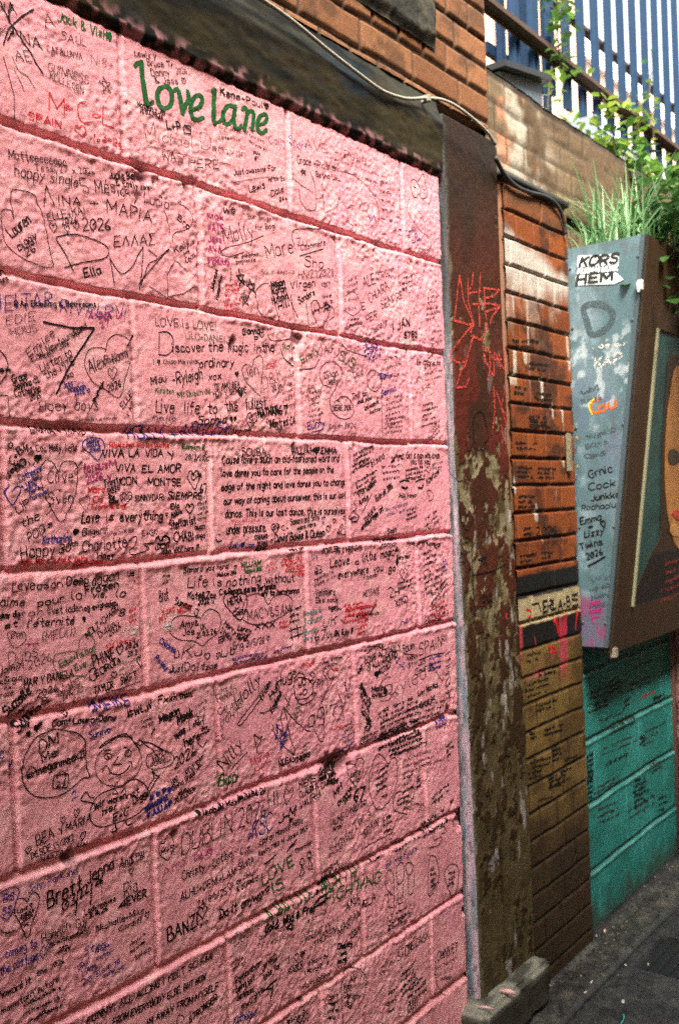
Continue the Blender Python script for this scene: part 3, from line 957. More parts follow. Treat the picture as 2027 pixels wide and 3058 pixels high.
F 690 520 960 460 34 2 30 r 4
F 865 290 920 260 36 3 34 r 5
F 790 640 960 600 36 3 30 g 2.5
T 45 988 212 820 76 k 12 Suzelle
+T 135 972 172 946 48 k 11 x
+T 120 1092 288 942 76 k 12 Sophie
+T 285 912 336 890 52 k 6 &
T 235 1092 272 1072 44 k 9 >
+T 185 1128 216 1112 38 k 9 >
+T 272 1048 292 1030 26 k 7 >
T 425 988 462 980 42 k 8 <
T 350 1058 472 1022 48 k 9 Cam+
+T 490 1032 772 1006 42 k 9 Laura+Dana
T 645 948 868 906 78 b 9 MEIKE
+T 600 958 636 940 38 k 8 ?
T 560 1062 672 1040 52 b 4 I will
+T 600 1132 738 1090 48 b 7 Survive
T 858 998 1012 926 62 k 8 #WLW
T 1060 896 1182 870 52 k 8 Fxxk
+T 1200 866 1288 846 46 k 8 them!
T 1070 1032 1198 960 58 k 11 Megan
+T 1190 1038 1288 976 62 k 11 Meek
+T 1175 1138 1242 1090 58 k 11 was
+T 1240 1188 1338 1130 62 k 11 here
C k 5 1270,1070 1265,1010 1300,980 1330,990 1320,1030
+T 1290 1052 1362 1030 36 k 6 short
F 940 1030 1040 990 36 2 34 k 4
F 1300 930 1390 880 46 3 40 k 3
F 1340 1080 1400 1050 34 2 34 k 6
L k 9 1010,1100 1035,1065
T 850 45 895 40 34 k 7 Je
L k 8 903,78 906,82
T 1480 590 1568 560 50 k 6 Lib
@650 1800 .4783
T 40 132 108 202 38 k 6 Harry
+T 15 182 82 238 42 k 6 Styles
+T 8 248 42 236 34 k 6 B
T 125 168 208 188 32 k 7 Lenny
+T 125 202 188 216 30 k 7 was
+T 115 222 178 240 32 k 7 here!
T 230 168 356 146 40 k 7 XXX
T 100 290 325 242 46 k 5 Brig 21/5/26 <
F 80 362 340 300 30 2 28 b 4
F 350 310 470 270 30 1 24 b 4
T 655 152 732 136 58 k 5 UK
+C k 5 768,100 780,120 795,98
+T 600 238 672 226 68 k 6 67
T 680 218 846 190 40 k 7 Liv, RN, Ruby >
T 455 240 530 212 95 k 7 #
T 540 88 642 52 34 t 6 Sophie &
+T 540 138 642 108 38 t 6 Saburd
+T 530 208 612 180 38 t 6 Kerrie
+T 540 242 584 230 28 t 6 here
F 380 130 470 110 30 2 30 r 4
F 780 50 990 20 40 2 34 r 5
F 870 130 940 110 36 3 34 r 6
F 860 90 1000 70 30 1 26 k 5
F 1140 140 1220 90 34 1 40 b 4
F 1300 60 1430 20 40 3 34 k 4
F 1290 130 1420 100 40 1 40 k 3
F 700 50 770 40 30 1 28 k 5
T 130 658 272 500 96 k 6 Holly
+C k 6 320,490 230,620 140,740 135,765 170,740 270,600
+L k 7 258,468 264,472
T 282 612 332 500 42 k 8 from
+T 335 602 386 520 42 k 8 Hull
+T 345 688 400 572 42 k 8 England
+C k 6 265,685 300,685 345,650
T 370 532 492 460 74 k 7 Huge
C k 6 480,560 480,490 520,465 580,490 595,550 560,590 500,600 480,560
+C k 6 480,590 530,635 600,590 612,560 590,570
+T 508 522 552 506 38 k 7 JD
+T 508 582 556 570 34 k 7 +D
+C k 5 500,480 500,450 530,440 550,465
T 565 472 652 522 56 k 6 Sush
L k 6 425,590 452,642
+L k 6 465,575 430,652
C k 6 415,650 470,720 550,790 585,805
+T 570 782 692 692 115 k 6 agi
+C k 5 610,800 640,860 665,855 668,780 640,630
C k 5 650,620 690,500 660,440 680,410 700,470 730,460 720,490 700,520 650,630
L k 5 700,640 745,628 720,690 735,712
+L k 5 760,570 780,630
+L k 5 745,745 790,660 805,470
+L k 5 795,500 820,600 832,470
+L k 4 760,650 780,640 790,720
C k 5 410,810 400,720 410,655 440,740 460,850 485,945 420,900 360,820 345,760
+C k 5 410,810 380,780 370,760
F 390 860 450 780 30 3 30 b 6
T 375 850 385 760 30 b 6 trust
T 40 1048 165 902 95 k 6 Nilly
+L k 6 95,1035 140,985 188,932
L k 6 250,935 230,820 265,850 285,830 245,920
T 388 1028 482 986 46 k 7 NUGAS
+T 490 1002 582 960 36 k 7 CHEEKS
T 20 1148 132 1110 76 g 10 Bippi
T 215 1022 322 958 52 r 4 Maria
+T 235 1052 335 1005 36 r 4 Luca
T 10 622 122 560 52 k 3 Robin
+T 10 702 152 650 52 k 4 CALAUB
+T 20 772 142 702 52 k 4 LIGHT
F 20 560 110 530 46 2 40 k 3
T 522 408 602 386 30 r 5 Prince
F 710 425 800 405 30 1 26 r 5
F 650 385 780 340 34 2 30 k 4
F 480 670 530 640 30 3 24 g 4
F 790 780 850 740 30 2 26 k 4
T 715 795 775 780 26 r 4 luna
F 780 850 880 800 30 4 26 b 3
F 520 920 580 870 30 3 24 k 3
F 0 840 60 810 34 2 26 k 2.5
T 915 380 1132 290 46 k 7 LOVE ACTUALLY
+T 930 428 1112 336 38 k 7 IS ALL AROUND
+T 1000 448 1072 402 42 k 7 XOXO
+T 972 466 1008 456 38 k 10 >
T 915 302 1028 275 28 k 5 LIVERPOOL
T 1150 312 1222 282 52 k 6 Spum
+L k 5 1150,318 1215,322
T 1255 328 1392 270 82 k 6 SPAIN
+L k 6 1255,355 1330,325 1410,310
T 1395 242 1432 230 42 k 4 <
T 1020 592 1082 545 105 k 4 S
+T 1090 592 1295 462 92 k 4 kyled
T 955 552 1042 542 32 k 9 Mollie
+T 955 592 1018 582 28 k 8 Anita
+T 1030 572 1058 566 28 k 9 >
C k 4 1010,610 1050,610 1080,580 1060,560
T 1175 362 1242 346 32 k 5 HARRY
+T 1185 408 1292 376 32 k 5 STYLES
T 1230 450 1340 400 40 k 5 George
F 1310 360 1400 330 34 3 30 b 5
L k 5 1320,370 1400,490 1410,420
F 1100 340 1180 400 30 2 28 b 3
F 880 430 900 380 20 2 30 k 5
F 880 500 950 640 34 3 34 k 7
F 885 640 960 760 30 2 30 k 6
F 990 700 1250 580 34 6 32 k 6
T 1245 582 1372 520 36 k 7 Luvy Mac Mac
T 1255 655 1352 600 36 k 6 George Boz
F 1000 850 1280 720 34 3 34 k 8
F 1060 900 1320 800 34 3 30 k 8
F 1350 760 1440 720 34 2 30 b 6
F 1170 680 1420 610 34 3 28 k 4
F 910 790 960 740 34 2 34 k 6
F 1420 330 1450 310 40 8 30 k 4
F 1420 900 1470 860 34 3 28 k 6
F 1140 1000 1400 900 40 3 28 k 3
F 880 860 1040 780 34 2 28 k 4
@0 2150 .44643
T 1170 328 1325 215 78 k 8 2026.
F 1320 300 1360 240 40 2 40 k 6
T 1150 432 1192 402 36 k 6 IRE
+T 1245 372 1302 322 42 k 7 VIVI
+T 1155 472 1226 426 36 k 7 Soho
+T 1240 412 1302 362 38 k 7 Grace
+T 1195 502 1242 470 32 k 6 plus
+T 1170 562 1308 470 42 k 6 20.03.2026
L k 6 1320,150 1360,185 1385,130
C k 7 380,60 310,80 230,130 170,240 145,340 160,430 220,500 300,520 390,510 450,480 500,440 560,390 600,380 580,300 575,190 565,130 520,90 440,70 380,60
+T 265 218 388 162 86 k 8 DM
+T 285 282 382 240 62 k 8 Me
+T 388 238 402 232 62 k 7 !
+T 180 392 242 370 66 k 8 @
+T 250 368 572 242 58 k 9 meganmeek21
+L k 7 360,370 355,460 455,450 460,360 360,370
+C k 6 385,400 390,360 420,345 445,370 430,420 440,440
+T 380 448 442 432 36 k 7 2y
C k 5 700,190 655,240 640,310 660,390 720,435 800,440 870,410 930,340 950,260 930,190 890,150
+C k 7 670,190 720,140 820,95 860,100 890,130 870,112 780,118 670,190
+C k 6 860,100 885,130 912,160
+C k 6 915,155 935,135 955,150 940,170 915,155
+C k 7 955,145 1010,155 1060,185 1090,210
+C k 6 960,155 1020,200 1050,240
+C k 5 1040,170 1130,222
+C k 6 700,250 710,230 740,225 750,250 725,265 700,250
+L k 9 722,240 730,250
+C k 6 835,230 840,205 870,200 880,220 860,245 835,230
+L k 9 852,215 858,226
+L k 8 700,205 745,200
+L k 8 825,185 850,180
+L k 7 790,245 760,300 815,295
+C k 7 725,320 740,350 790,365 840,340 870,300
+C k 6 860,280 880,280 880,310
+C k 6 690,350 700,310 720,305
+C k 6 890,395 840,420 830,440 700,480 630,540 600,620 620,690 680,715 770,690 880,650 960,590 1000,540 990,460 940,410 890,395
+L k 6 755,495 768,455 790,490 755,495
+L k 6 810,490 840,450 845,485
+C k 7 990,455 1010,420 1030,380 1020,340 1045,370 1070,375 1040,410 1000,475
+C k 7 630,520 600,515 580,480 550,510 545,540 580,545 630,560
+L k 8 770,690 780,740 745,750
+L k 8 840,670 850,705 880,690
+T 630 602 702 566 52 k 9 Wir
+T 725 562 842 516 42 k 9 waren
+T 850 528 932 482 42 k 7 not
+T 685 638 776 592 46 k 8 hier
+T 890 562 992 506 52 k 9 Diggi
+T 755 682 862 632 58 k 8 E+C
C k 4 980,290 985,240 1040,205 1110,205 1160,240 1150,290 1090,320 1010,325 980,290
+T 1015 278 1096 250 42 p 5 VIVA
+T 1010 312 1142 270 30 p 5 CONIGLI
T 1000 536 1026 530 32 b 10 >
+T 1040 512 1066 506 32 b 10 >
+T 1080 488 1106 482 32 b 10 >
+T 1115 494 1150 484 40 b 10 >
+T 970 622 1000 602 36 b 10 >
+T 982 658 1006 646 36 b 10 >
+T 1120 582 1152 572 36 b 10 >
+T 1005 592 1122 530 38 b 10 MARINE
+T 1018 638 1118 586 36 b 10 JULIA
T 245 842 362 780 78 k 7 BEA
+T 395 768 422 750 52 k 7 Y
+T 440 742 602 680 58 k 7 MARIA
+T 405 702 442 690 52 k 6 <
+T 490 658 532 646 62 k 6 <
+T 165 902 216 890 52 k 6 <
+T 530 812 572 800 58 k 6 <
+T 210 928 492 800 46 k 6 DESDE 19/2012
+T 275 958 572 850 46 k 6 HASTA EL FIN
T 1310 638 1336 630 32 k 9 >
+T 1355 640 1492 592 40 k 8 Isabell
T 1215 902 1542 745 138 k 6 DUBLIN
C k 5 1120,935 1070,900 1065,830 1100,820 1110,770 1150,765 1160,830 1140,900 1120,935
+T 1082 902 1158 866 42 k 6 M+S
T 1090 1062 1252 940 62 p 4 Amy
+T 1300 942 1422 880 52 p 5 Lisa, lady
T 1220 1072 1368 1000 62 k 6 Christy
+T 1425 978 1548 910 62 k 6 Lottie
T 800 1002 962 922 88 k 6 Andrew
+T 862 1038 900 1026 48 k 5 <
F 480 500 520 480 40 2 36 b 3
F 60 330 110 300 50 2 44 b 3
T 0 260 30 240 90 b 7 e
@650 2250 .4783
T 5 342 118 312 34 k 8 & Max
+T 120 300 150 294 32 k 8 >
+T 162 288 292 246 38 k 8 04.04.26
T 130 462 302 388 130 k 6 2026
+L k 6 310,250 320,335
+L k 6 345,235 352,320
+L k 6 366,230 376,310
T 398 328 466 312 105 k 5 <
T 212 528 332 480 115 b 8 KSC
+T 180 540 210 530 36 k 6 <
T 380 432 410 420 62 k 9 J
+T 412 412 440 402 46 k 8 +
+T 445 398 478 386 62 k 10 M
+T 440 432 466 426 28 k 8 >
T 260 572 528 430 42 k 6 Lauren Hannah Millie
T 255 642 562 470 32 k 6 Kevin 1983 H. Jones 2026
L k 9 290,690 330,660 315,670 365,632
L k 8 430,610 480,560 440,590 490,535
T 480 620 590 560 26 k 6 Thornton
T 140 632 198 600 46 k 5 Com
T 100 740 222 680 46 k 6 + SILVIA
+T 110 812 232 745 28 k 6 de Lalun
+T 115 862 248 785 28 k 6 & SURRUS
T 280 822 474 690 80 g 10 LOVE
+T 345 872 412 832 78 g 10 IS
T 305 1048 592 890 84 g 10 A BATTLE
+T 645 872 862 772 88 g 10 WORTH
+T 665 948 1012 802 78 g 10 FIGHTING
T 608 882 628 872 32 k 8 >
T 10 1032 290 885 58 k 10 Do it anyway
+T 295 872 322 860 42 k 8 <
T 508 218 608 175 48 k 6 KEKE
+T 510 278 622 216 42 k 6 CLAUDIA
+T 512 348 640 262 42 k 6 VALERIA
+T 638 228 668 216 48 k 5 <
T 628 138 758 85 44 k 11 Gracelynn
+T 630 168 748 125 32 k 11 was here!
+T 672 192 746 180 28 k 11 2026
T 850 302 912 280 80 k 14 67
T 725 272 772 215 46 k 8 MH
+T 750 328 832 220 32 k 8 Dianne
+T 790 312 832 262 28 k 8 1996
C k 5 860,205 815,140 810,80 850,65 855,80 875,30 905,40 905,110 880,170 860,205
+T 832 152 888 120 38 k 6 Lenny
+F 840 180 880 165 30 1 28 k 5
C k 5 990,350 950,250 945,140 970,40 1000,0 1040,30 1060,60 1100,25 1120,80 1110,200 1070,300 990,350
+F 985 130 1060 80 40 4 30 k 6
+F 1020 280 1070 260 34 1 28 k 6
C k 5 1180,380 1100,350 1100,260 1140,235 1160,240 1210,205 1220,260 1150,355 1180,380
+F 1120 300 1200 260 30 2 28 k 5
T 695 462 782 410 48 k 5 JAUME
+T 790 402 822 382 52 k 5 <
+T 830 382 922 312 52 k 6 Marta
T 715 488 772 456 28 k 6 Arau
T 730 612 852 512 86 k 5 Taylor
+T 850 482 952 372 62 k 5 Ter s
T 910 532 1002 450 62 k 5 SPAIN
+C k 5 890,600 1000,540 1090,490
F 1030 420 1090 390 40 3 34 k 6
F 1150 170 1220 130 40 3 32 k 4
F 1240 160 1270 130 30 3 28 k 7
F 1330 290 1440 200 36 2 36 k 6
F 1270 460 1450 330 40 3 36 k 7
C k 5 1310,500 1320,460 1350,480 1340,540 1390,520 1370,570 1310,590
C k 5 1380,470 1410,455 1420,490 1390,500
F 640 760 780 660 36 3 34 k 5
F 690 600 780 560 40 2 36 k 3
F 1100 580 1180 540 36 2 32 k 5
F 950 640 1020 610 36 2 30 k 5
T 1050 720 1080 690 40 b 4 and
T 1100 690 1170 650 40 b 5 met
T 1180 650 1240 600 40 b 5 ours
C k 5 1060,860 1045,800 1060,730 1090,740 1100,800 1095,880 1065,860
C k 6 1120,800 1115,720 1135,685 1160,690 1160,770 1140,810 1120,800
C k 6 1180,750 1175,690 1200,680 1215,700 1205,750 1180,750
L k 5 1060,860 1065,960 1095,960 1100,880
L k 5 1120,800 1125,940 1150,930 1155,810
L k 5 1185,760 1190,880 1220,870 1225,760
F 1050 1030 1230 940 40 3 34 k 4
C k 5 1320,650 1345,640 1365,670 1380,780 1350,860 1315,885 1310,780 1320,650
+F 1325 730 1365 710 36 4 30 k 6
+L k 5 1320,885 1380,785
C k 5 1440,700 1470,690 1500,720 1495,830 1465,890 1430,820 1415,750 1440,700
+F 1435 760 1480 740 34 3 30 k 6
C k 6 510,690 515,655 535,660 530,690 510,690
+L k 6 518,690 510,770 540,740 518,700
+C k 8 560,650 555,620 575,615 582,640 560,650
+L k 6 570,655 560,720 590,720 572,660
F 1150 300 1300 330 40 2 30 k 3
F 1220 500 1300 480 40 2 34 k 3
F 690 80 780 60 34 1 26 k 4
@0 2558 .44643
T 1205 298 1568 122 58 k 6 ALHU+DENI+LAN
+T 1320 342 1508 246 46 k 6 24/09/25
+T 1520 228 1558 216 52 k 5 <
T 1122 572 1328 455 98 k 11 BANZI
+T 1325 432 1388 402 86 k 8 <
+T 1290 502 1388 440 36 k 5 Ursie
C b 7 60,420 90,350 125,230 90,200 50,215 0,240
+C b 7 60,420 30,415 0,400
+T 25 302 92 285 48 b 8 RS
+T 15 388 72 370 48 b 8 SS
T 190 246 522 100 58 b 5 John Park xxx
C k 7 180,540 130,440 95,370 110,290 160,280 185,300 200,255 240,240 260,280 240,370 210,450 180,540
+T 115 382 212 332 32 k 7 lost
+T 135 412 226 362 32 k 7 souls
+T 145 442 222 395 32 k 7 2026
+T 160 472 192 455 30 k 6 x
C k 7 0,490 40,510 100,490
T 320 348 548 215 118 k 12 Brett
+T 585 178 758 75 84 k 10 Jenna
+T 420 368 502 312 74 k 10 03
+L k 11 520,230 512,310 505,390
+T 535 278 592 232 62 k 10 22
+L k 11 615,175 605,320
+T 638 198 688 175 52 k 11 26
C k 3 680,190 680,290 720,200 770,120
T 830 268 918 226 105 k 6 Ria
+T 785 352 836 326 48 k 9 4
+T 850 322 978 266 58 k 9 EVER
T 568 388 772 290 38 k 7 Ladymouse
+T 600 412 722 360 38 k 8 8.4.26
T 648 502 962 376 48 k 6 Michelle+Mike
+T 795 502 952 430 42 k 6 Cardiff
+T 972 418 1008 402 48 k 6 <
T 285 582 468 482 74 k 6 Hannah
+T 510 482 582 450 64 k 6 Guy
+T 332 608 588 500 42 k 6 Newfoundland
+T 390 642 472 620 36 k 7 2026
T 35 678 242 600 62 b 6 coming to
+T 0 792 252 690 62 b 7 the cottage
+T 258 702 338 660 94 b 5 <
T 560 662 702 600 52 b 5 Stee
+T 525 762 602 700 42 b 6 Gui
+T 555 802 642 742 42 b 6 I AM
+T 560 862 802 700 42 b 5 20 31st ja
+T 690 810 840 740 40 b 5 sunk yer
F 640 650 740 600 44 2 40 b 5
T 0 952 212 850 52 k 8 howard it
+T 250 802 432 712 38 k 6 the 2026
+T 10 1056 402 832 48 k 7 mountain future
F 150 1010 480 850 60 3 40 k 6
F 870 600 970 520 50 2 40 k 5
F 900 690 1030 610 50 1 50 k 5
T 578 1118 1418 682 52 k 8 FUNNY, ALL ALONG I FELT SO FAR
+T 750 1128 1372 822 48 k 8 FROM EVERYBODY ELSE, BUT NOW
+T 980 1128 1452 882 48 k 8 IM AWAY FROM MYSELF
+T 1268 1112 1448 958 48 k 8 STRONGER
C k 5 1180,1118 1190,1060 1230,1070 1210,1110
@650 2600 .4783
T 290 388 602 246 50 k 12 Gold, Wild & Free
+C k 14 600,210 630,170 670,150 660,190 610,220 640,200 680,170
+C k 12 430,350 450,330 460,360 430,360
T 105 472 272 352 84 k 3 Dublin
F 240 430 480 350 50 2 46 k 3
F 540 330 720 250 50 1 44 k 3
T 535 442 702 362 48 k 5 VELLIE LY
+T 598 484 732 382 42 k 5 THOREN
T 800 258 888 190 64 k 6 ANA
+T 890 248 982 180 46 k 6 -ELA
+T 752 408 892 282 58 k 6 MARIAN
+T 828 424 892 362 38 k 6 2026
T 748 492 838 470 38 k 9 Chelsey
+T 765 532 802 520 28 k 8 was
+T 745 582 802 560 28 k 8 here!
T 445 582 548 540 48 k 5 I <>
+T 440 652 532 602 42 k 6 HOZIER
F 550 600 720 520 46 2 36 k 5
T 110 712 262 592 48 k 7 Remember
+T 280 632 358 532 42 k 7 when
+T 115 762 232 682 46 k 7 being lost
+T 285 612 368 562 36 k 6 in the
+T 120 812 222 752 42 k 7 darkness
+T 290 682 392 602 42 k 7 look for
+T 200 832 282 752 46 k 7 light
+T 138 862 188 840 36 k 7 the
L k 12 280,760 320,720 370,680
+L k 12 335,810 345,720
+L k 9 300,740 345,735
F 80 580 180 540 40 2 34 k 4
T 1120 562 1312 422 60 k 6 STONECASH
F 1140 670 1250 560 40 4 40 k 6
F 1180 760 1320 640 44 3 40 k 7
T 1185 890 1240 840 50 k 6 Quin
F 1060 780 1120 740 60 3 44 k 6
C k 5 780,958 770,780 790,650 830,610 880,615 925,680 900,800 840,900 790,958
+T 820 690 862 680 36 k 6 Ally
+T 785 742 832 730 36 k 6 Kelly
+T 785 792 880 800 36 k 6 Charlotte
+T 795 842 832 860 36 k 6 2026
F 690 800 760 780 44 4 36 k 6
T 1370 562 1492 502 62 k 6 OMNXIET
+C k 5 1355,540 1360,690 1420,780
F 1380 690 1460 660 50 1 44 k 6
F 1000 620 1080 570 44 2 40 k 3
F 430 958 590 880 44 2 50 k 6
T 95 950 240 910 50 b 6 Katheight
F 980 420 1100 360 44 1 40 k 3
F 1050 350 1240 260 44 1 40 k 5
F 1350 620 1480 560 44 2 40 k 3
F 540 740 700 640 44 1 44 k 4
'''
TEXT_POST = '''@1327 600 .44643
L c 7 105,500 85,650 70,800 170,825 200,820 130,660 105,500
+L c 6 200,470 190,560 160,620 250,600
+L c 7 160,520 165,680 200,820 180,880
+L c 6 245,480 240,600 235,720 240,840
+L c 6 265,580 375,595 330,640 270,650
+L c 7 270,580 275,720 290,830 265,930
+L c 6 195,690 300,685 380,700 320,780 310,820
+L c 6 285,740 370,710
L c 7 200,820 130,900 60,990 40,1050 90,1080 150,1075 180,960 200,900
+L c 7 180,900 250,930 285,830
+L c 6 150,1080 110,1150 80,1250 150,1240 170,1180
L c 7 260,970 280,1080 330,1170 340,1010 380,1100 410,1130 400,960
+L c 6 285,970 340,1060 385,1060
+L c 6 300,980 310,1100 290,1200
+L c 6 370,1030 375,1120
L c 7 330,1240 340,1400 325,1560
+L c 6 350,1280 390,1400 420,1440
+L c 6 410,1250 380,1380 420,1500
+L c 6 380,1500 400,1600
@1327 1200 .44643
C k 4 205,250 200,130 230,65 265,80 285,140 300,240 270,280
C k 4 210,260 170,330 150,260
L k 3 45,480 100,530 180,520
C k 4 110,600 105,760 150,860 200,780
L k 4 185,1000 190,1200 195,1420
L k 4 185,1160 330,1130 400,1090
L r 9 400,1440 408,1420
F 240 1310 330 1290 40 2 32 k 4
F 230 1060 300 1040 40 2 32 k 4
F 100 960 170 950 60 3 30 k 3
C k 3 205,240 220,320 300,300
'''
TEXT_PIER = '''@1327 600 .44643
F 450 940 620 950 36 2 30 k 5
F 560 1090 720 1110 34 2 30 k 5
F 460 1250 560 1265 34 2 30 k 5
F 590 1290 740 1310 36 3 32 k 5
F 560 1470 700 1480 34 2 30 k 5
@1327 1200 .44643
F 560 105 700 110 34 3 30 k 5
F 480 280 640 290 34 2 28 k 4
F 470 440 600 450 30 3 26 k 4
F 620 450 740 455 30 3 26 k 4
F 485 640 600 640 34 3 30 k 6
F 520 860 580 850 36 2 30 k 6
T 610 892 745 882 58 k 5 2026
F 500 1040 600 1030 34 3 30 k 5
F 640 1020 720 1010 30 2 28 k 4
T 658 1412 735 1385 78 k 10 ERL
T 755 1392 840 1365 72 k 8 A+B
L k 7 585,1356 628,1345 640,1405
F 850 1300 890 1290 36 3 30 k 6
L r 7 730,1440 745,1500 760,1565
L r 6 815,1420 800,1480 790,1540
L r 7 880,1400 875,1460 870,1520
C r 9 545,1390 575,1400 580,1430 555,1440
@1327 1800 .44643
L r 7 740,100 755,160 775,235
L r 6 800,90 790,150 785,190
L r 7 885,70 875,130 870,180
L r 6 600,230 610,290
C r 9 690,310 715,290 740,320 700,330
F 540 360 640 340 40 2 30 k 4
F 620 460 760 420 36 2 28 k 5
F 540 560 720 500 40 3 28 k 4
F 600 700 740 660 34 2 28 k 4
F 660 860 790 820 32 2 26 k 5
F 570 880 620 870 34 2 28 k 6
F 720 960 780 940 34 4 30 k 6
F 575 1080 700 1040 34 2 28 k 5
F 800 1060 900 1020 34 2 26 k 4
F 690 1180 840 1110 34 3 30 k 6
F 560 1150 660 1120 34 2 26 k 4
F 700 1240 790 1210 34 1 26 k 5
F 620 1330 720 1300 34 2 26 k 3
'''
TEXT_TEAL = '''@1327 1800 .44643
F 960 620 1120 560 40 4 28 k 3
F 1100 860 1300 760 34 2 26 k 4
F 1250 560 1380 500 34 2 26 k 4
F 1000 1260 1180 1160 30 2 26 k 3
F 1020 1400 1180 1330 44 3 28 k 3
F 1240 1400 1420 1290 50 2 28 k 3
F 1340 880 1480 810 40 3 26 k 3
F 960 1150 1000 1130 34 6 30 k 5
F 1110 540 1190 490 34 3 30 k 6
F 1200 680 1250 640 34 2 30 k 6
F 1400 660 1480 610 34 2 30 k 6
F 1320 640 1440 590 30 1 26 r 5
F 1080 1100 1240 1010 34 1 30 k 6
F 1310 920 1350 890 34 2 30 k 7
F 1050 990 1280 890 40 2 24 k 3
F 960 1040 1010 1010 34 6 30 k 6
F 1270 1210 1370 1160 34 6 32 k 6
F 1270 440 1400 390 40 1 26 k 4
F 1440 1320 1500 1290 40 3 28 k 4
F 1000 700 1100 650 36 2 26 k 3
F 1380 1100 1500 1040 44 2 28 k 3
F 1040 800 1200 740 44 1 28 k 3
'''
TEXT_CASE = '''@0 0 1
C d 26 1742,918 1790,908 1828,935 1815,975 1768,1000 1752,960 1742,918
T 1768 1042 1870 1030 14 w 6 . os o.r
T 1774 1098 1852 1082 30 w 9 KAP
C o 12 1790,1192 1768,1200 1764,1228 1785,1232
+T 1790 1232 1838 1212 32 o 10 ou
C y 6 1772,1190 1758,1212 1766,1236
T 1760 1428 1828 1408 24 k 5 Grnic
+T 1758 1465 1836 1450 22 k 5 Cock
+T 1765 1496 1848 1484 19 k 5 Junkks
+T 1736 1524 1850 1514 17 k 4 Rochaciud
T 1733 1567 1794 1551 20 k 5 Emma
+T 1758 1580 1770 1577 14 k 7 +
+T 1798 1578 1812 1572 22 k 6 <
+T 1745 1606 1802 1592 20 k 5 Lizzy
+T 1733 1642 1798 1626 21 k 5 Twins
+T 1752 1672 1800 1654 19 k 5 2026
+L k 8 1756,1690 1780,1678 1806,1662
F 1745 1310 1840 1290 30 3 26 d 4
F 1760 1740 1830 1725 26 4 20 d 4
T 1770 1860 1800 1852 30 p 6 F
F 1760 1810 1800 1800 24 2 22 p 5
F 1735 1180 1800 1160 30 2 24 d 5
'''
TEXT_STK = '''@0 0 1
T 1730 795 1842 784 28 K 9 KORS
T 1722 849 1826 836 28 K 10 HEM
T 1724 818 1842 808 15 W 5 KORN M WORK
'''
OPY, OPZ, PLY = 2.6, 5.3, 0.11

# ================================================================== PINK BLOCK WALL
ZJ = [0.0, 0.195, 0.411, 0.626, 0.878, 1.115, 1.343, 1.571, 1.803, 2.037]           # bed joints
HX = [1.173, 1.622, 2.054]; FXs = [0.903, 1.347, 1.781]                              # cross joints, alternate courses
for k in range(4): HX = [HX[0]-0.445] + HX; FXs = [FXs[0]-0.445] + FXs
PX1, PZ1 = 2.237, 2.268
PITS = [(433, 527, 14, .010), (1015, 2275, 26, .016), (985, 2282, 22, .014), (880, 1335, 11, .008), (700, 1025, 10, .008), (890, 1012, 14, .010),
        (1372, 2440, 22, .02), (1366, 2462, 16, .02), (1350, 2400, 9, .01), (520, 2490, 9, .006), (210, 2560, 12, .006), (1338, 2120, 10, .012), (1385, 2715, 12, .014),
        (905, 2985, 10, .006), (1060, 1330, 9, .008), (560, 560, 10, .008)]
PITW = [(onY(x, y)[0], onY(x, y)[2], r/1000, d) for x, y, r, d in PITS]
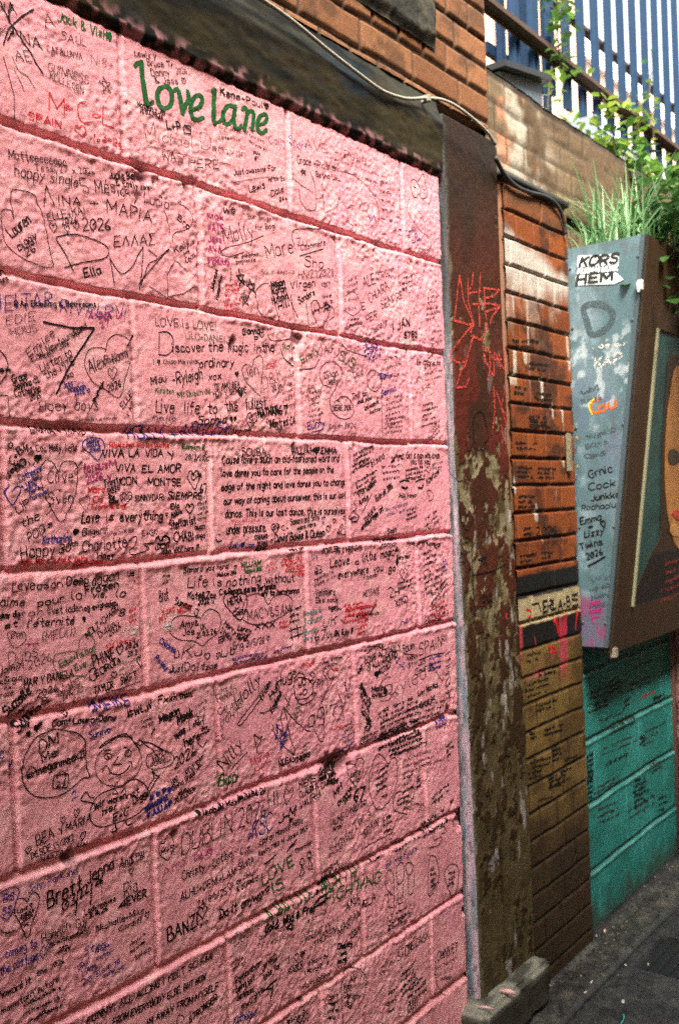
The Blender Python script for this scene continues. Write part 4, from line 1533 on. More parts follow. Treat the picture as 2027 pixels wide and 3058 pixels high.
def pink_h(X, Z):
    """height of the painted face towards the alley, and how deep in a joint"""
    X = np.asarray(X, float); Z = np.asarray(Z, float)
    wz = Z + 0.0045*fbm(X*5, Z*0.6+3, 3, 1) + 0.0022*fbm(X*28, Z*4, 2, 3)
    wx = X + 0.003*fbm(Z*9, X*0.7, 3, 2) + 0.0015*fbm(Z*40, X*3, 2, 4)
    h = np.zeros_like(X); J = np.zeros_like(X); E = np.zeros_like(X)
    for i, z in enumerate(ZJ):
        d = np.abs(wz-z); a = 0.0042 + 0.0032*vn(X*3.1, 0*X+i*7.3, 6); dep = 0.0050 + 0.0055*vn(X*4.2, 0*X+i*3.7, 8)
        j = np.exp(-(d/a)**4); J = np.maximum(J, j*np.clip(dep/0.0105, 0, 1.2)); lo = (wz < z); h = h - dep*j - 0.0016*np.exp(-(d/0.014)**2) + (0.0003+0.0038*sstep(0.15, 0.85, vn(X*8, 0*X+i*2.9, 10))+0.0016*fbm(X*45, 0*X+i, 2, 25))*np.exp(-((z-0.0110-0.003*fbm(X*16, 0*X+i*5, 2, 26)-wz)/0.0062)**2)
        E = np.maximum(E, np.exp(-(d/0.03)**2))
    bid = np.zeros_like(X)
    for i in range(len(ZJ)):
        z0 = ZJ[i]; z1 = ZJ[i+1] if i+1 < len(ZJ) else 2.5
        inr = (Z > z0+0.003) & (Z <= z1-0.003)
        xs_ = HX if i % 2 == 1 else FXs
        for q, x in enumerate(xs_):
            d = np.abs(wx-x); a = 0.0050; dep = 0.0024 + 0.0042*float(vn(i*3.7, q*2.3, 9))
            dv = dep*(0.55+0.9*vn(Z*14, 0*X+q*3.1+i, 11))
            j = np.exp(-(d/a)**4)*inr; h = h - dv*j - 0.0008*np.exp(-(d/0.013)**2)*inr + 0.0024*np.exp(-((wx-x-0.0095)/0.0055)**2)*inr*(0.1+1.2*vn(Z*11, 0*X+q*3.3+i, 12)); J = np.maximum(J, j*0.55)
            E = np.maximum(E, 0.7*np.exp(-(d/0.022)**2)*inr)
            bid = np.where(inr & (wx > x), i*20+q+1, bid)
        bid = np.where(inr & (bid == 0), i*20+0.5, bid)
    off = vn(bid*1.37, bid*0.71+3, 13)-0.5; tl = vn(bid*2.1, bid*1.3, 14)-0.5
    h = h + (off*0.0030)*(1-J)
    rough = 0.55 + 0.9*sstep(0.42, 0.62, vn(X*4.5, Z*6, 15)) + 0.7*E
    h = h + rough*(0.0009*fbm(X*62, Z*62, 3, 16) + 0.0013*fbm(X*125, Z*130, 2, 17)) + 0.0022*fbm(X*9, Z*9, 2, 18)
    h = h + 0.0022*E*np.clip(fbm(X*55, Z*70, 2, 19), -0.2, 1)
    pit = np.zeros_like(X)
    for x, z, r, d in PITW:
        q = np.exp(-((np.hypot((wx-x), (wz-z)*1.2)*(1+0.5*fbm(X*60, Z*60, 2, 21)))/r)**4); h = h - d*q; pit = np.maximum(pit, q)
    # ragged top and end
    e = sstep(0.014, 0.0, PZ1-Z-0.005*fbm(X*60, Z*8, 3, 23)) ; h = h - 0.010*e
    e2 = sstep(0.010, 0.0, PX1-0.001-X-0.006*fbm(Z*35, X*5, 3, 24)-0.006*sstep(1.2, 0.6, Z)); h = h - 0.018*e2
    return h, J, pit, np.maximum(e, e2)
def dens(a, b, c, d, s):       # coarse a-b, fine b-c
    return np.concatenate([np.arange(a, b, d), np.arange(b, c, s), [c]])
us = dens(-0.9, 0.80, PX1, 0.02, 0.0026); vz = dens(0.0, 0.22, PZ1, 0.006, 0.0026)
Ug, Vg = np.meshgrid(us, vz, indexing='ij')
HG, JG, PG, EG = pink_h(Ug, Vg)
def bil(G, u, v):
    u = np.asarray(u, float); v = np.asarray(v, float)
    i = np.clip(np.searchsorted(us, u)-1, 0, len(us)-2); j = np.clip(np.searchsorted(vz, v)-1, 0, len(vz)-2)
    fu = np.clip((u-us[i])/(us[i+1]-us[i]), 0, 1); fv = np.clip((v-vz[j])/(vz[j+1]-vz[j]), 0, 1)
    return (G[i, j]*(1-fu)+G[i+1, j]*fu)*(1-fv) + (G[i, j+1]*(1-fu)+G[i+1, j+1]*fu)*fv
def pink_to3d(u, v, off): return np.stack([u, -(bil(HG, u, v)+off), v], -1)
PINK = Surf(lambda x, y: onY(x, y)[[0, 2]], pink_to3d)

warm = np.array([0.79, 0.325, 0.340]); cool = np.array([0.73, 0.285, 0.320])
n1 = vn(Ug*2.3, Vg*2.1, 31); c = lerp(cool, warm, sstep(0.3, 0.7, n1))
c = lerp(c, np.broadcast_to([0.84, 0.44, 0.43], c.shape), 0.5*sstep(0.55, 0.85, vn(Ug*26, Vg*30, 32)))
c = lerp(c, np.broadcast_to([0.40, 0.10, 0.11], c.shape), 0.22*JG)
c = lerp(c, np.broadcast_to([0.45, 0.16, 0.17], c.shape), 0.35*sstep(0.6, 0.9, vn(Ug*45, Vg*48, 33)))
c = lerp(c, np.broadcast_to([0.10, 0.03, 0.03], c.shape), 0.9*PG)
c = lerp(c, np.broadcast_to([0.16, 0.08, 0.08], c.shape), 0.55*sstep(0.5, 1, EG))
idx = np.arange(Ug.size).reshape(Ug.shape)
gp = (np.stack([Ug, -HG, Vg], -1).reshape(-1, 3), np.stack([idx[:-1, :-1], idx[1:, :-1], idx[1:, 1:], idx[:-1, 1:]], -1).reshape(-1, 4), c.reshape(-1, 3))
v, f, cc = join([gp, boxpart(-0.9, PX1+0.05, 0.021, 0.20, 0, PZ1+0.02, (0.4, 0.2, 0.2))])
M_PINK = mat('thick pink masonry paint', rough=0.62, attr=True, bumps=((240, 0.6, 0.0013), (520, 0.2, 0.0005)), spec=0.28, var=0.16, vscale=210)
wall = empty('block_wall', (1.5, 0, 0), 'pink painted concrete block wall covered in handwritten names and hearts', 'wall')
put('painted_blockwork', v, f, M_PINK, wall, cc, smooth=True)

inks = run_text(TEXT, PINK)
# brush lettering: love lane
ll = Ink(PINK, 0.0010); ll.col = 'G'; ll.text = 'love lane'; ll.kind = 'B'
def bs(*pts, w=18, sm=True):
    q = np.array([PINK.px(x*.44643, y*.44643) for x, y in pts]); k = PINK.ppm(pts[0][0]*.44643, pts[0][1]*.44643)
    ll.stroke(smoothline(q, 8) if sm else q, w/k, nib=math.radians(25))
bs((905, 440), (925, 418), (950, 412)); bs((948, 415), (955, 520), (970, 640), (980, 690), w=21); bs((975, 680), (1000, 695), (1025, 680))
bs((1115, 575), (1070, 590), (1052, 640), (1065, 705), (1100, 725), (1140, 700), (1150, 640), (1135, 590), (1110, 575), w=20)
bs((1165, 605), (1190, 595), (1205, 660), (1220, 755), w=19); bs((1222, 750), (1240, 700), (1262, 660), (1258, 612), w=18)
bs((1275, 735), (1330, 715), (1355, 670), (1335, 635), (1300, 650), (1275, 710), (1285, 780), (1320, 800), (1360, 785), w=19)
bs((1415, 605), (1440, 600), w=14); bs((1440, 600), (1432, 700), (1430, 800), (1440, 820), w=20); bs((1432, 815), (1460, 815), (1482, 795), w=15)
B_ = lambda x, y: ((650+x*.44643)/.44643, (150+y*.44643)/.44643)
bs(B_(120, 375), B_(75, 368), B_(42, 410), B_(40, 465), B_(60, 495), B_(100, 470), B_(118, 420), w=19); bs(B_(122, 372), B_(110, 440), B_(118, 505), B_(135, 522), B_(160, 505), w=19)
bs(B_(165, 395), B_(190, 380), B_(195, 440), B_(178, 530), w=18); bs(B_(192, 440), B_(215, 405), B_(240, 415), B_(240, 470), B_(228, 527), w=18)
bs(B_(265, 500), B_(310, 485), B_(330, 450), B_(312, 425), B_(280, 445), B_(265, 500), B_(278, 545), B_(305, 550), B_(325, 530), w=18)
inks.insert(0, ll)
inks.sort(key=lambda k: -k.area)
SKIP = ('swift', 'bowie', 'styles', 'hozier', '@', 'harry')
NM = {'k': 'black', 'f': 'faded black', 'r': 'red', 'b': 'blue', 'g': 'green', 'p': 'purple', 'w': 'chalky white', 't': 'teal', 'G': 'brush painted green'}
rest = {}
for i, k in enumerate(inks):
    if i < 85 and k.kind != 'F':
        nm = 'painted_lettering' if k.kind == 'B' else 'handwritten_lettering' if k.text else 'marker_drawing'
        lab = None
        if k.kind == 'B': lab = 'dark green brush lettering of two words near the top edge'
        elif k.col not in 'kf': lab = NM[k.col] + ' marker writing'
        k.build(nm, k.col, wall, lab)
    else: rest.setdefault(k.col, []).append(k)
for col, ks in rest.items():
    v = []; f = []; b = 0
    for k in ks:
        if not k.v: continue
        q = np.concatenate(k.v); v.append(q); f += [tuple(i+b for i in t) for t in k.f]; b += len(q)
    o = put('small_lettering', np.concatenate(v), f, INK[col], wall); o['kind'] = 'stuff'

# ================================================================== LINTEL over the wall, its fillet and the cable along it
def lint_to3d(U, V):
    # V runs 0..1 down the face from the top fillet to the underside
    z = np.interp(V, [0, 0.28, 0.33, 0.97, 1.0], [2.462, 2.402, 2.392, 2.272, 2.258]); y = np.interp(V, [0, 0.28, 0.33, 0.97, 1.0], [0.004, -0.012, -0.015, -0.009, 0.012])
    b = 0.003*fbm(U*6, V*4, 3, 41)+0.0012*fbm(U*40, V*12, 3, 42)
    rag = 0.004*fbm(U*45, V*0, 3, 43)*sstep(0.9, 1.0, V)
    return np.stack([U, y-b, z+rag], -1)
def lint_col(U, V):
    n = fbm(U*5, V*3, 4, 44)
    c = lerp(np.broadcast_to([0.006, 0.006, 0.004], U.shape+(3,)), np.broadcast_to([0.032, 0.025, 0.010], U.shape+(3,)), sstep(-0.3, 0.5, n))
    c = lerp(c, np.broadcast_to([0.035, 0.036, 0.024], U.shape+(3,)), 0.8*sstep(0.34, 0.26, V)*sstep(-0.3, 0.3, fbm(U*9, V*8, 3, 45)))
    c = lerp(c, np.broadcast_to([0.006, 0.017, 0.026], U.shape+(3,)), 0.6*sstep(0.2, 0.6, fbm(U*3.3, V*2+5, 3, 46)))  # bluish reflections on the gloss, painted in as blotches
    sm = sstep(0.84, 1.0, V+0.10*fbm(U*30, V*3, 3, 47)); c = lerp(c, np.broadcast_to([0.42, 0.20, 0.20], U.shape+(3,)), 0.75*sm*sstep(0.45, 0.6, vn(U*70, V*20, 48)))
    return c
g = grid(np.concatenate([np.arange(-0.9, 0.9, 0.03), np.arange(0.9, 2.2351, 0.005)]), np.linspace(0, 1, 50), lint_to3d, lint_col)
v, f, cc = join([g, boxpart(-0.9, 2.234, 0.013, 0.2, 2.289, 2.4615, (0.03, 0.03, 0.02))])
M_LINT = mat('old gloss paint', rough=0.6, attr=True, bumps=((35, 0.25, 0.004), (180, 0.2, 0.0015)), spec=0.12, var=0.3, vscale=30)
prop(put('lintel_beam', v, f, M_LINT, None, cc, smooth=True), 'dark glossy painted lintel beam running above the pink blocks', 'lintel')

CAB = [onY(x, y, Y) for x, y, Y in [(560, -140, -.022), (830, 30, -.024), (980, 150, -.024), (1078, 226, -.024), (1140, 270, -.024), (1186, 288, -.024), (1222, 295, -.024), (1275, 293, -.026), (1327, 300, -.045), (1380, 330, -.058), (1448, 388, -.058), (1478, 432, -.05)]]
def spline3(p, n=6):
    p = np.array(p); q = np.vstack([2*p[0]-p[1], p, 2*p[-1]-p[-2]]); o = []
    for i in range(1, len(q)-2):
        for k in range(n):
            t = k/n; a, b, c_, d = q[i-1], q[i], q[i+1], q[i+2]; o.append(0.5*((2*b)+(-a+c_)*t+(2*a-5*b+4*c_-d)*t*t+(-a+3*b-3*c_+d)*t**3))
    o.append(p[-1]); return o
M_CABLE = mat('painted over cable', (0.30, 0.29, 0.22), 0.6, var=0.2)
M_CABLE2 = mat('black cable', (0.03, 0.03, 0.028), 0.5, var=0.2)
cb = empty('cable', CAB[5], 'pale painted cable sagging across the dark lintel beam', 'cable')
m_ = MB(); m_.tube(spline3(CAB), 0.0042, 8); m_.build('sheath', M_CABLE, cb, True)
m_ = MB(); p = CAB[7]; m_.box(p[0]-0.006, p[0]+0.006, -0.034, -0.010, p[2]-0.010, p[2]+0.008, ch=0.002); m_.build('clip', M_CABLE, cb)
CAB2 = [onY(x, y, Y) for x, y, Y in [(1478, 470, -.036), (1505, 520, -.032), (1540, 556, -.03), (1580, 574, -.03), (1620, 584, -.03), (1652, 602, -.03), (1672, 630, -.03), (1684, 668, -.03), (1688, 700, -.03)]]
m_ = MB(); m_.tube(spline3(CAB2), 0.006, 8); prop(m_.build('cable', M_CABLE2, None, True), 'dark cable bending down over the end of the brick pier', 'cable')

# ================================================================== DOOR POST with peeling brown paint
PX0 = 2.243
PYF = lambda V: 0.011+0.017*sstep(1.7, 0.3, V)
def post_h(U, V):
    pe = fbm(U*14, V*9, 5, 51) + 1.0*fbm(U*48, V*32, 4, 52)
    th = np.interp(V, [0.2, 0.8, 1.1, 1.5, 1.75, 2.1, 2.5], [-0.5, -0.22, 0.0, 0.10, 0.45, 0.75, 0.9])
    bare = sstep(-0.015, 0.035, pe-th)                      # where the paint has come off
    return 0.0024*fbm(U*7, V*7, 3, 53)+0.0013*fbm(U*60, V*50, 3, 54) - 0.0026*bare + 0.0012*sstep(-0.10, -0.01, pe-th)*(1-bare), bare, pe
PXT = lambda V: 2.528+0.030*sstep(2.2, 0.2, V)
def post_to3d(u, v, off=0.0):
    h, b, p = post_h(u, v); return np.stack([u, -PYF(v)-h-off, v], -1)
def post_grid(U, V):
    X = PX0+(PXT(V)-PX0)*U; return post_to3d(X, V)
def post_col(U, V):
    X = PX0+(PXT(V)-PX0)*U
    h, bare, pe = post_h(X, V)
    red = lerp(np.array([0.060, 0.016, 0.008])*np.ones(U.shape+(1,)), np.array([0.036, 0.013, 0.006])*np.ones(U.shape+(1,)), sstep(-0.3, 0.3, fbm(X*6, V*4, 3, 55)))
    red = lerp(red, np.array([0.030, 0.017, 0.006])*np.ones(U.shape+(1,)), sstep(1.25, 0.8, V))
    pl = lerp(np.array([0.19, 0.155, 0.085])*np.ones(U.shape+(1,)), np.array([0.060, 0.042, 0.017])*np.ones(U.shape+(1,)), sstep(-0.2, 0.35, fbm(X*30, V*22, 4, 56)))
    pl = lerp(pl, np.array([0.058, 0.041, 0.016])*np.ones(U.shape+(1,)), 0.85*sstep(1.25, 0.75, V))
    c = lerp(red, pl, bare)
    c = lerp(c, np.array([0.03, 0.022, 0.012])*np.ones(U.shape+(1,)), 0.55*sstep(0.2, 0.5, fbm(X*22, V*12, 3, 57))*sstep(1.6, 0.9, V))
    c = lerp(c, np.array([0.33, 0.30, 0.27])*np.ones(U.shape+(1,)), 0.6*sstep(0.45, 0.6, fbm(X*25, V*14, 3, 58))*sstep(1.95, 1.4, V))
    ed = sstep(0.07, 0.0, U+0.05*fbm(V*20, U*3, 3, 59)); c = lerp(c, np.array([0.17, 0.15, 0.10])*np.ones(U.shape+(1,)), 0.5*ed)
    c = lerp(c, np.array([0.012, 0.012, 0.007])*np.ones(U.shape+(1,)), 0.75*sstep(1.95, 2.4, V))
    c = lerp(c, np.array([0.20, 0.018, 0.014])*np.ones(U.shape+(1,)), 0.28*sstep(0.16, 0.34, fbm(X*12, V*5, 3, 60))*sstep(1.45, 1.6, V)*sstep(1.95, 1.75, V)*(1-bare))
    return c
g1 = grid(np.linspace(0, 1, 90), np.concatenate([np.arange(0.02, 2.425, 0.004)]), post_grid, post_col)
def ret_to3d(U, V):
    n = 0.003*fbm(V*14, U*2, 3, 61)*np.sin(np.pi*np.clip(U, 0, 1))
    return np.stack([PX0+0.002*(1-U) + n, 0.016-(0.016+PYF(V)+post_h(np.full_like(U, PX0), V)[0])*U, V], -1)
def ret_col(U, V):
    n = fbm(V*10, U*3, 4, 62)
    c = lerp(np.array([0.20, 0.22, 0.23])*np.ones(U.shape+(1,)), np.array([0.42, 0.30, 0.33])*np.ones(U.shape+(1,)), sstep(-0.1, 0.35, n+0.2*sstep(1.3, 0.5, V)))
    c = lerp(c, np.array([0.05, 0.20, 0.24])*np.ones(U.shape+(1,)), 0.7*sstep(0.25, 0.45, fbm(V*7, U*2+4, 3, 63))*sstep(1.2, 0.9, V))
    c = lerp(c, np.array([0.03, 0.035, 0.03])*np.ones(U.shape+(1,)), sstep(1.75, 2.0, V)*0.8)
    c = lerp(c, np.array([0.05, 0.05, 0.045])*np.ones(U.shape+(1,)), 0.6*sstep(0.25, 0.5, fbm(V*35, U*4, 3, 64)))
    return c
g2 = grid(np.linspace(0, 1, 9), np.arange(0.02, 2.425, 0.005), ret_to3d, ret_col)
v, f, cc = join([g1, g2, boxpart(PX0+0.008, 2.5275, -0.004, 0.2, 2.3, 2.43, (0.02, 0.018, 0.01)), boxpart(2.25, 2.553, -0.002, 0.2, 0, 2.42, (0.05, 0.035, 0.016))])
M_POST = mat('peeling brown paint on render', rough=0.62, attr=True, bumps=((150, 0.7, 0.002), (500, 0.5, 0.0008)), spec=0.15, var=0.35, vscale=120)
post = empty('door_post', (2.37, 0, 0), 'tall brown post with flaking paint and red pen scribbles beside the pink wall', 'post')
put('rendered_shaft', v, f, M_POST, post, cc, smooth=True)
POST = Surf(lambda x, y: onY(x, y, -.015)[[0, 2]], post_to3d)
for k in run_text(TEXT_POST, POST, 1.0): k.build('handwritten_lettering' if k.text else 'pen_scrawl', k.col, post, 'red pen scrawl' if k.col in 'rc' else None)
def plinth():
    bm = bmesh.new(); bmesh.ops.create_cube(bm, size=1)
    for q in bm.verts: q.co = Vector((2.375+q.co.x*0.38, -0.020+q.co.y*PLY, 0.062+q.co.z*0.124))
    bmesh.ops.bevel(bm, geom=list(bm.edges), offset=0.012, segments=3, affect='EDGES')
    bmesh.ops.subdivide_edges(bm, edges=[e for e in bm.edges if e.calc_length() > 0.05], cuts=14, use_grid_fill=True)
    P = np.array([q.co[:] for q in bm.verts]); n = 0.008*fbm(P[:, 0]*14+P[:, 2]*9, P[:, 1]*14+P[:, 2]*5, 3, 66)+0.002*fbm(P[:, 0]*70, P[:, 1]*70+P[:, 2]*60, 2, 67)
    bm.normal_update()
    for q, d in zip(bm.verts, n): q.co += q.normal*float(d)
    bm.verts.index_update(); V = [q.co[:] for q in bm.verts]; F = [tuple(q.index for q in fc.verts) for fc in bm.faces]; bm.free()
    P = np.array(V); c = lerp(np.array([0.17, 0.165, 0.125])*np.ones((len(P), 1)), np.array([0.04, 0.037, 0.025])*np.ones((len(P), 1)), sstep(-0.1, 0.4, fbm(P[:, 0]*20, P[:, 1]*25+P[:, 2]*20, 3, 68)))
    c = lerp(c, np.array([0.035, 0.032, 0.022])*np.ones((len(P), 1)), sstep(0.115, 0.09, P[:, 2]))


    return V, F, c
V, F, c = plinth()
pl = empty('plinth_block', (2.37, -0.025, 0), 'worn grey stone block at the foot of the brown post, dripped with pink paint', 'stone block')
put('stone', V, F, mat('worn stone', rough=0.85, attr=True, bumps=((120, 0.6, 0.002), (420, 0.4, 0.0008)), var=0.3, vscale=90), pl, c, smooth=True)
M_DRIP = mat('pink drip paint', (0.55, 0.30, 0.28), 0.6)
for (x, y), r in (((1519, 2963), 0.010), ((1452, 3010), 0.005)):
    m_ = MB(); p = onZ(x, y, 0.132); m_.tube([(p[0]-0.006, p[1]+0.022, 0.1325), (p[0], p[1], 0.1335), (p[0]+0.006, p[1]-0.016, 0.131)], [r*0.5, r*0.7, r*0.4], 8); m_.build('paint_drip', M_DRIP, pl, True)

# ================================================================== BRICK PIER
C0 = 0.0785; Z00 = 0.047
def brick_pat(X, Z, seed, ch=C0, z0=Z00, bl=0.215, jw=0.010):
    wz = Z+0.002*fbm(X*9, Z*3, 2, seed+1); wx = X+0.002*fbm(Z*20, X*4, 2, seed+2)
    k = np.floor((wz-z0)/ch); fz = (wz-z0)-k*ch
    hd = (np.mod(k, 2) == 1)
    L = np.where(hd, bl/2+0.005, bl+0.01); o = np.where(hd, 0.03, 0.07)+0.035*vn(k*1.7, k*0.3, seed+3)
    q = np.floor((wx-o)/L); fx = (wx-o)-q*L
    dz = np.minimum(fz, ch-fz); dx = np.minimum(fx, L-fx)
    jz = sstep(jw*0.75, jw*0.30, dz); jx = sstep(jw*0.62, jw*0.25, dx)*0.9
    return np.maximum(jz, jx), k, q, jz
def pier_h(X, Z):
    j, k, q, jz = brick_pat(X, Z, 71, jw=0.0085)
    up = sstep(0.95, 1.15, Z)                        # lower courses are thick with paint
    h = -(0.004+0.005*up)*j + 0.0025*(vn(k*1.3, q*2.1, 74)-0.5) + 0.0009*fbm(X*55, Z*55, 3, 75)+0.0015*fbm(X*12, Z*12, 2, 76)
    return h, j, k, q
def pier_to3d(u, v, off=0.0):
    return np.stack([u, -0.020-pier_h(u, v)[0]-off, v], -1)
def col1(c, U): return np.array(c)*np.ones(U.shape+(1,))
def pier_col(X, Z):
    h, j, k, q = pier_h(X, Z); t = vn(k*1.9+4, q*3.3, 77)
    br = lerp(col1([0.13, 0.030, 0.006], X), col1([0.21, 0.052, 0.009], X), t); br = lerp(br, col1([0.040, 0.014, 0.006], X), 0.85*sstep(0.0, 0.4, fbm(X*11, Z*16, 4, 78)))
    br = lerp(br, col1([0.13, 0.055, 0.022], X), 0.8*sstep(2.2, 2.32, Z))
    c = lerp(br, col1([0.030, 0.018, 0.010], X), 0.8*j)
    # white paint thrown over the upper bricks, running down
    edge = 2.215-0.09*(X-2.55)/0.4
    wmask = sstep(0.0, 0.05, edge+0.02*fbm(X*20, Z*20, 3, 79)-Z)*sstep(1.98, 2.06, Z+0.04*fbm(X*30, Z*6, 3, 80)-0.03*sstep(2.8, 2.9, X))
    drip = sstep(0.70, 0.76, vn(X*46, Z*2.2, 81))*sstep(1.62, 1.70, Z+0.25*vn(X*46, Z*0+4, 82))*sstep(2.09, 2.02, Z)*0.9
    wp = np.clip(np.maximum(wmask*sstep(-0.9, -0.5, fbm(X*26, Z*14, 3, 83)), drip), 0, 1)*(1-0.5*j)
    c = lerp(c, col1([0.42, 0.37, 0.31], X), 0.95*wp)
    wash = sstep(0.02, 0.3, fbm(X*18+Z*6, Z*9, 3, 84))*sstep(1.85, 1.95, Z)*sstep(2.13, 2.03, Z)*0.45; c = lerp(c, col1([0.30, 0.22, 0.16], X), wash)
    e = 0.004*fbm(X*25, Z*5, 3, 85)
    bl = (sstep(1.133, 1.139, Z+e)*sstep(1.207, 1.200, Z+e))*(1-0.6*sstep(0.5, 0.8, j)*(vn(X*40, Z*40, 86) > 0.45)); c = lerp(c, col1([0.006, 0.006, 0.005], X), bl)
    wh = sstep(1.054, 1.06, Z+e)*sstep(1.139, 1.133, Z+e); c = lerp(c, lerp(col1([0.34, 0.28, 0.15], X), col1([0.26, 0.20, 0.10], X), sstep(-0.1, 0.4, fbm(X*20, Z*24, 3, 87))), wh*(1-0.4*j))
    b2 = sstep(0.986, 0.992, Z+e)*sstep(1.06, 1.054, Z+e)*sstep(2.562, 2.575, X); c = lerp(c, col1([0.006, 0.006, 0.005], X), b2)
    low = sstep(0.992, 0.985, Z+e)
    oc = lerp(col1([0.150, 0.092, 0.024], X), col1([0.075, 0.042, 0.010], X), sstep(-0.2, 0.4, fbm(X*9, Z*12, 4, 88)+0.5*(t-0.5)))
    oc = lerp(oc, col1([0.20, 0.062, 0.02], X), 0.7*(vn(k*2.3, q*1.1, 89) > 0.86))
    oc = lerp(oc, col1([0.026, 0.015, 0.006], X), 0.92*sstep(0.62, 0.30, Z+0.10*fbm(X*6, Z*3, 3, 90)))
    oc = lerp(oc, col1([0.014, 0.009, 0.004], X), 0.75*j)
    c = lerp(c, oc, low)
    rd = sstep(0.66, 0.74, vn(X*34, Z*0.6+9, 91))*sstep(0.88, 0.95, Z+0.12*vn(X*34, 0*Z+2, 92))*sstep(1.10, 1.04, Z+0.03*vn(X*30, Z*9, 93))
    c = lerp(c, col1([0.36, 0.035, 0.06], X), 0.85*rd)
    c = lerp(c, col1([0.33, 0.05, 0.07], X), 0.5*sstep(0.25, 0.5, fbm(X*22, Z*26, 3, 94))*sstep(0.86, 0.92, Z)*sstep(1.0, 0.96, Z))
    sp = sstep(0.86, 0.9, vn(X*30, Z*13, 95))*sstep(1.2, 1.3, Z)*sstep(2.0, 1.9, Z); c = lerp(c, col1([0.5, 0.44, 0.34], X), 0.7*sp)
    return c
PE1 = 2.968
def pier_grid(U, V): return pier_to3d(2.545+(PE1+0.012*sstep(1.5, 0.0, V)-2.545)*U, V)
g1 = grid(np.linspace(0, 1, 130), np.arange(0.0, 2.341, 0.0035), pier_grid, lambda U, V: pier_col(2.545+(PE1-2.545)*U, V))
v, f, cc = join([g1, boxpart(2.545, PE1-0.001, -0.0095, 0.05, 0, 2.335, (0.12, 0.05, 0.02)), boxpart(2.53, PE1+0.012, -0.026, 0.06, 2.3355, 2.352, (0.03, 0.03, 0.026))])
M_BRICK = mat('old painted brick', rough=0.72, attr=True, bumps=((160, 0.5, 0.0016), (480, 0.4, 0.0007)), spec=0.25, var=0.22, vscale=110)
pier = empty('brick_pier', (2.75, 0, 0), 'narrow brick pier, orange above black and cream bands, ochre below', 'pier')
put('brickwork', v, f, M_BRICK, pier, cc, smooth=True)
PIER = Surf(lambda x, y: onY(x, y, -.02)[[0, 2]], pier_to3d)
for k in run_text(TEXT_PIER, PIER, 0.8): k.build('handwritten_lettering', k.col, pier)

# ================================================================== UPPER BRICK WALL, dark render patch
def ub_h(X, Z):
    j, k, q, jz = brick_pat(X, Z, 171, 0.0765, 2.479, 0.215, 0.012)
    return -0.007*j + 0.003*(vn(k*1.3, q*2.1, 174)-0.5)+0.001*fbm(X*50, Z*50, 3, 175), j, k, q
def ub_col(X, Z):
    h, j, k, q = ub_h(X, Z); t = vn(k*1.9+4, q*3.3, 177)
    br = lerp(col1([0.15, 0.060, 0.022], X), col1([0.24, 0.105, 0.042], X), t); br = lerp(br, col1([0.09, 0.042, 0.018], X), 0.8*sstep(0.0, 0.4, fbm(X*14, Z*16, 4, 178)))
    return lerp(br, col1([0.040, 0.026, 0.016], X), 0.9*j)
g1 = grid(np.concatenate([np.arange(-0.9, 1.2, 0.03), np.arange(1.2, 2.512, 0.005)]), np.arange(2.462, 3.3, 0.005), lambda U, V: np.stack([U, 0.0-ub_h(U, V)[0], V], -1), ub_col)
g3 = grid(np.arange(0.0, 0.31, 0.01), np.arange(2.462, 3.3, 0.01), lambda U, V: np.stack([2.511+0*U, U, V], -1), lambda U, V: ub_col(U+0.1, V))
v, f, cc = join([g1, g3, boxpart(-0.9, 2.509, 0.011, 0.3, 2.4625, 3.3, (0.2, 0.09, 0.04)), ])
ub = empty('brick_wall', (1.5, 0, 2.46), 'orange brick wall above the lintel with dark pointing and a black render patch', 'wall')
put('brickwork', v, f, M_BRICK, ub, cc, smooth=True)
def pa_to3d(U, V):
    ed = np.minimum(np.minimum(U-0.6, 2.236+0.012*fbm(V*30, U, 3, 181)-U), V-(2.586+0.008*fbm(U*30, V, 3, 182)))
    return np.stack([U, -0.004-0.014*sstep(0, 0.03, ed)-0.004*fbm(U*30, V*30, 4, 183), V], -1)
g = grid(np.arange(0.6, 2.237, 0.006), np.arange(2.586, 3.3, 0.006), pa_to3d, lambda U, V: lerp(col1([0.022, 0.022, 0.015], U), col1([0.06, 0.055, 0.035], U), sstep(0, 0.5, fbm(U*20, V*20, 4, 184))))
put('render_patch', g[0], g[1], mat('sooty render', rough=0.9, attr=True, bumps=((90, 0.7, 0.004),), var=0.4, vscale=80), ub, g[2], smooth=True)

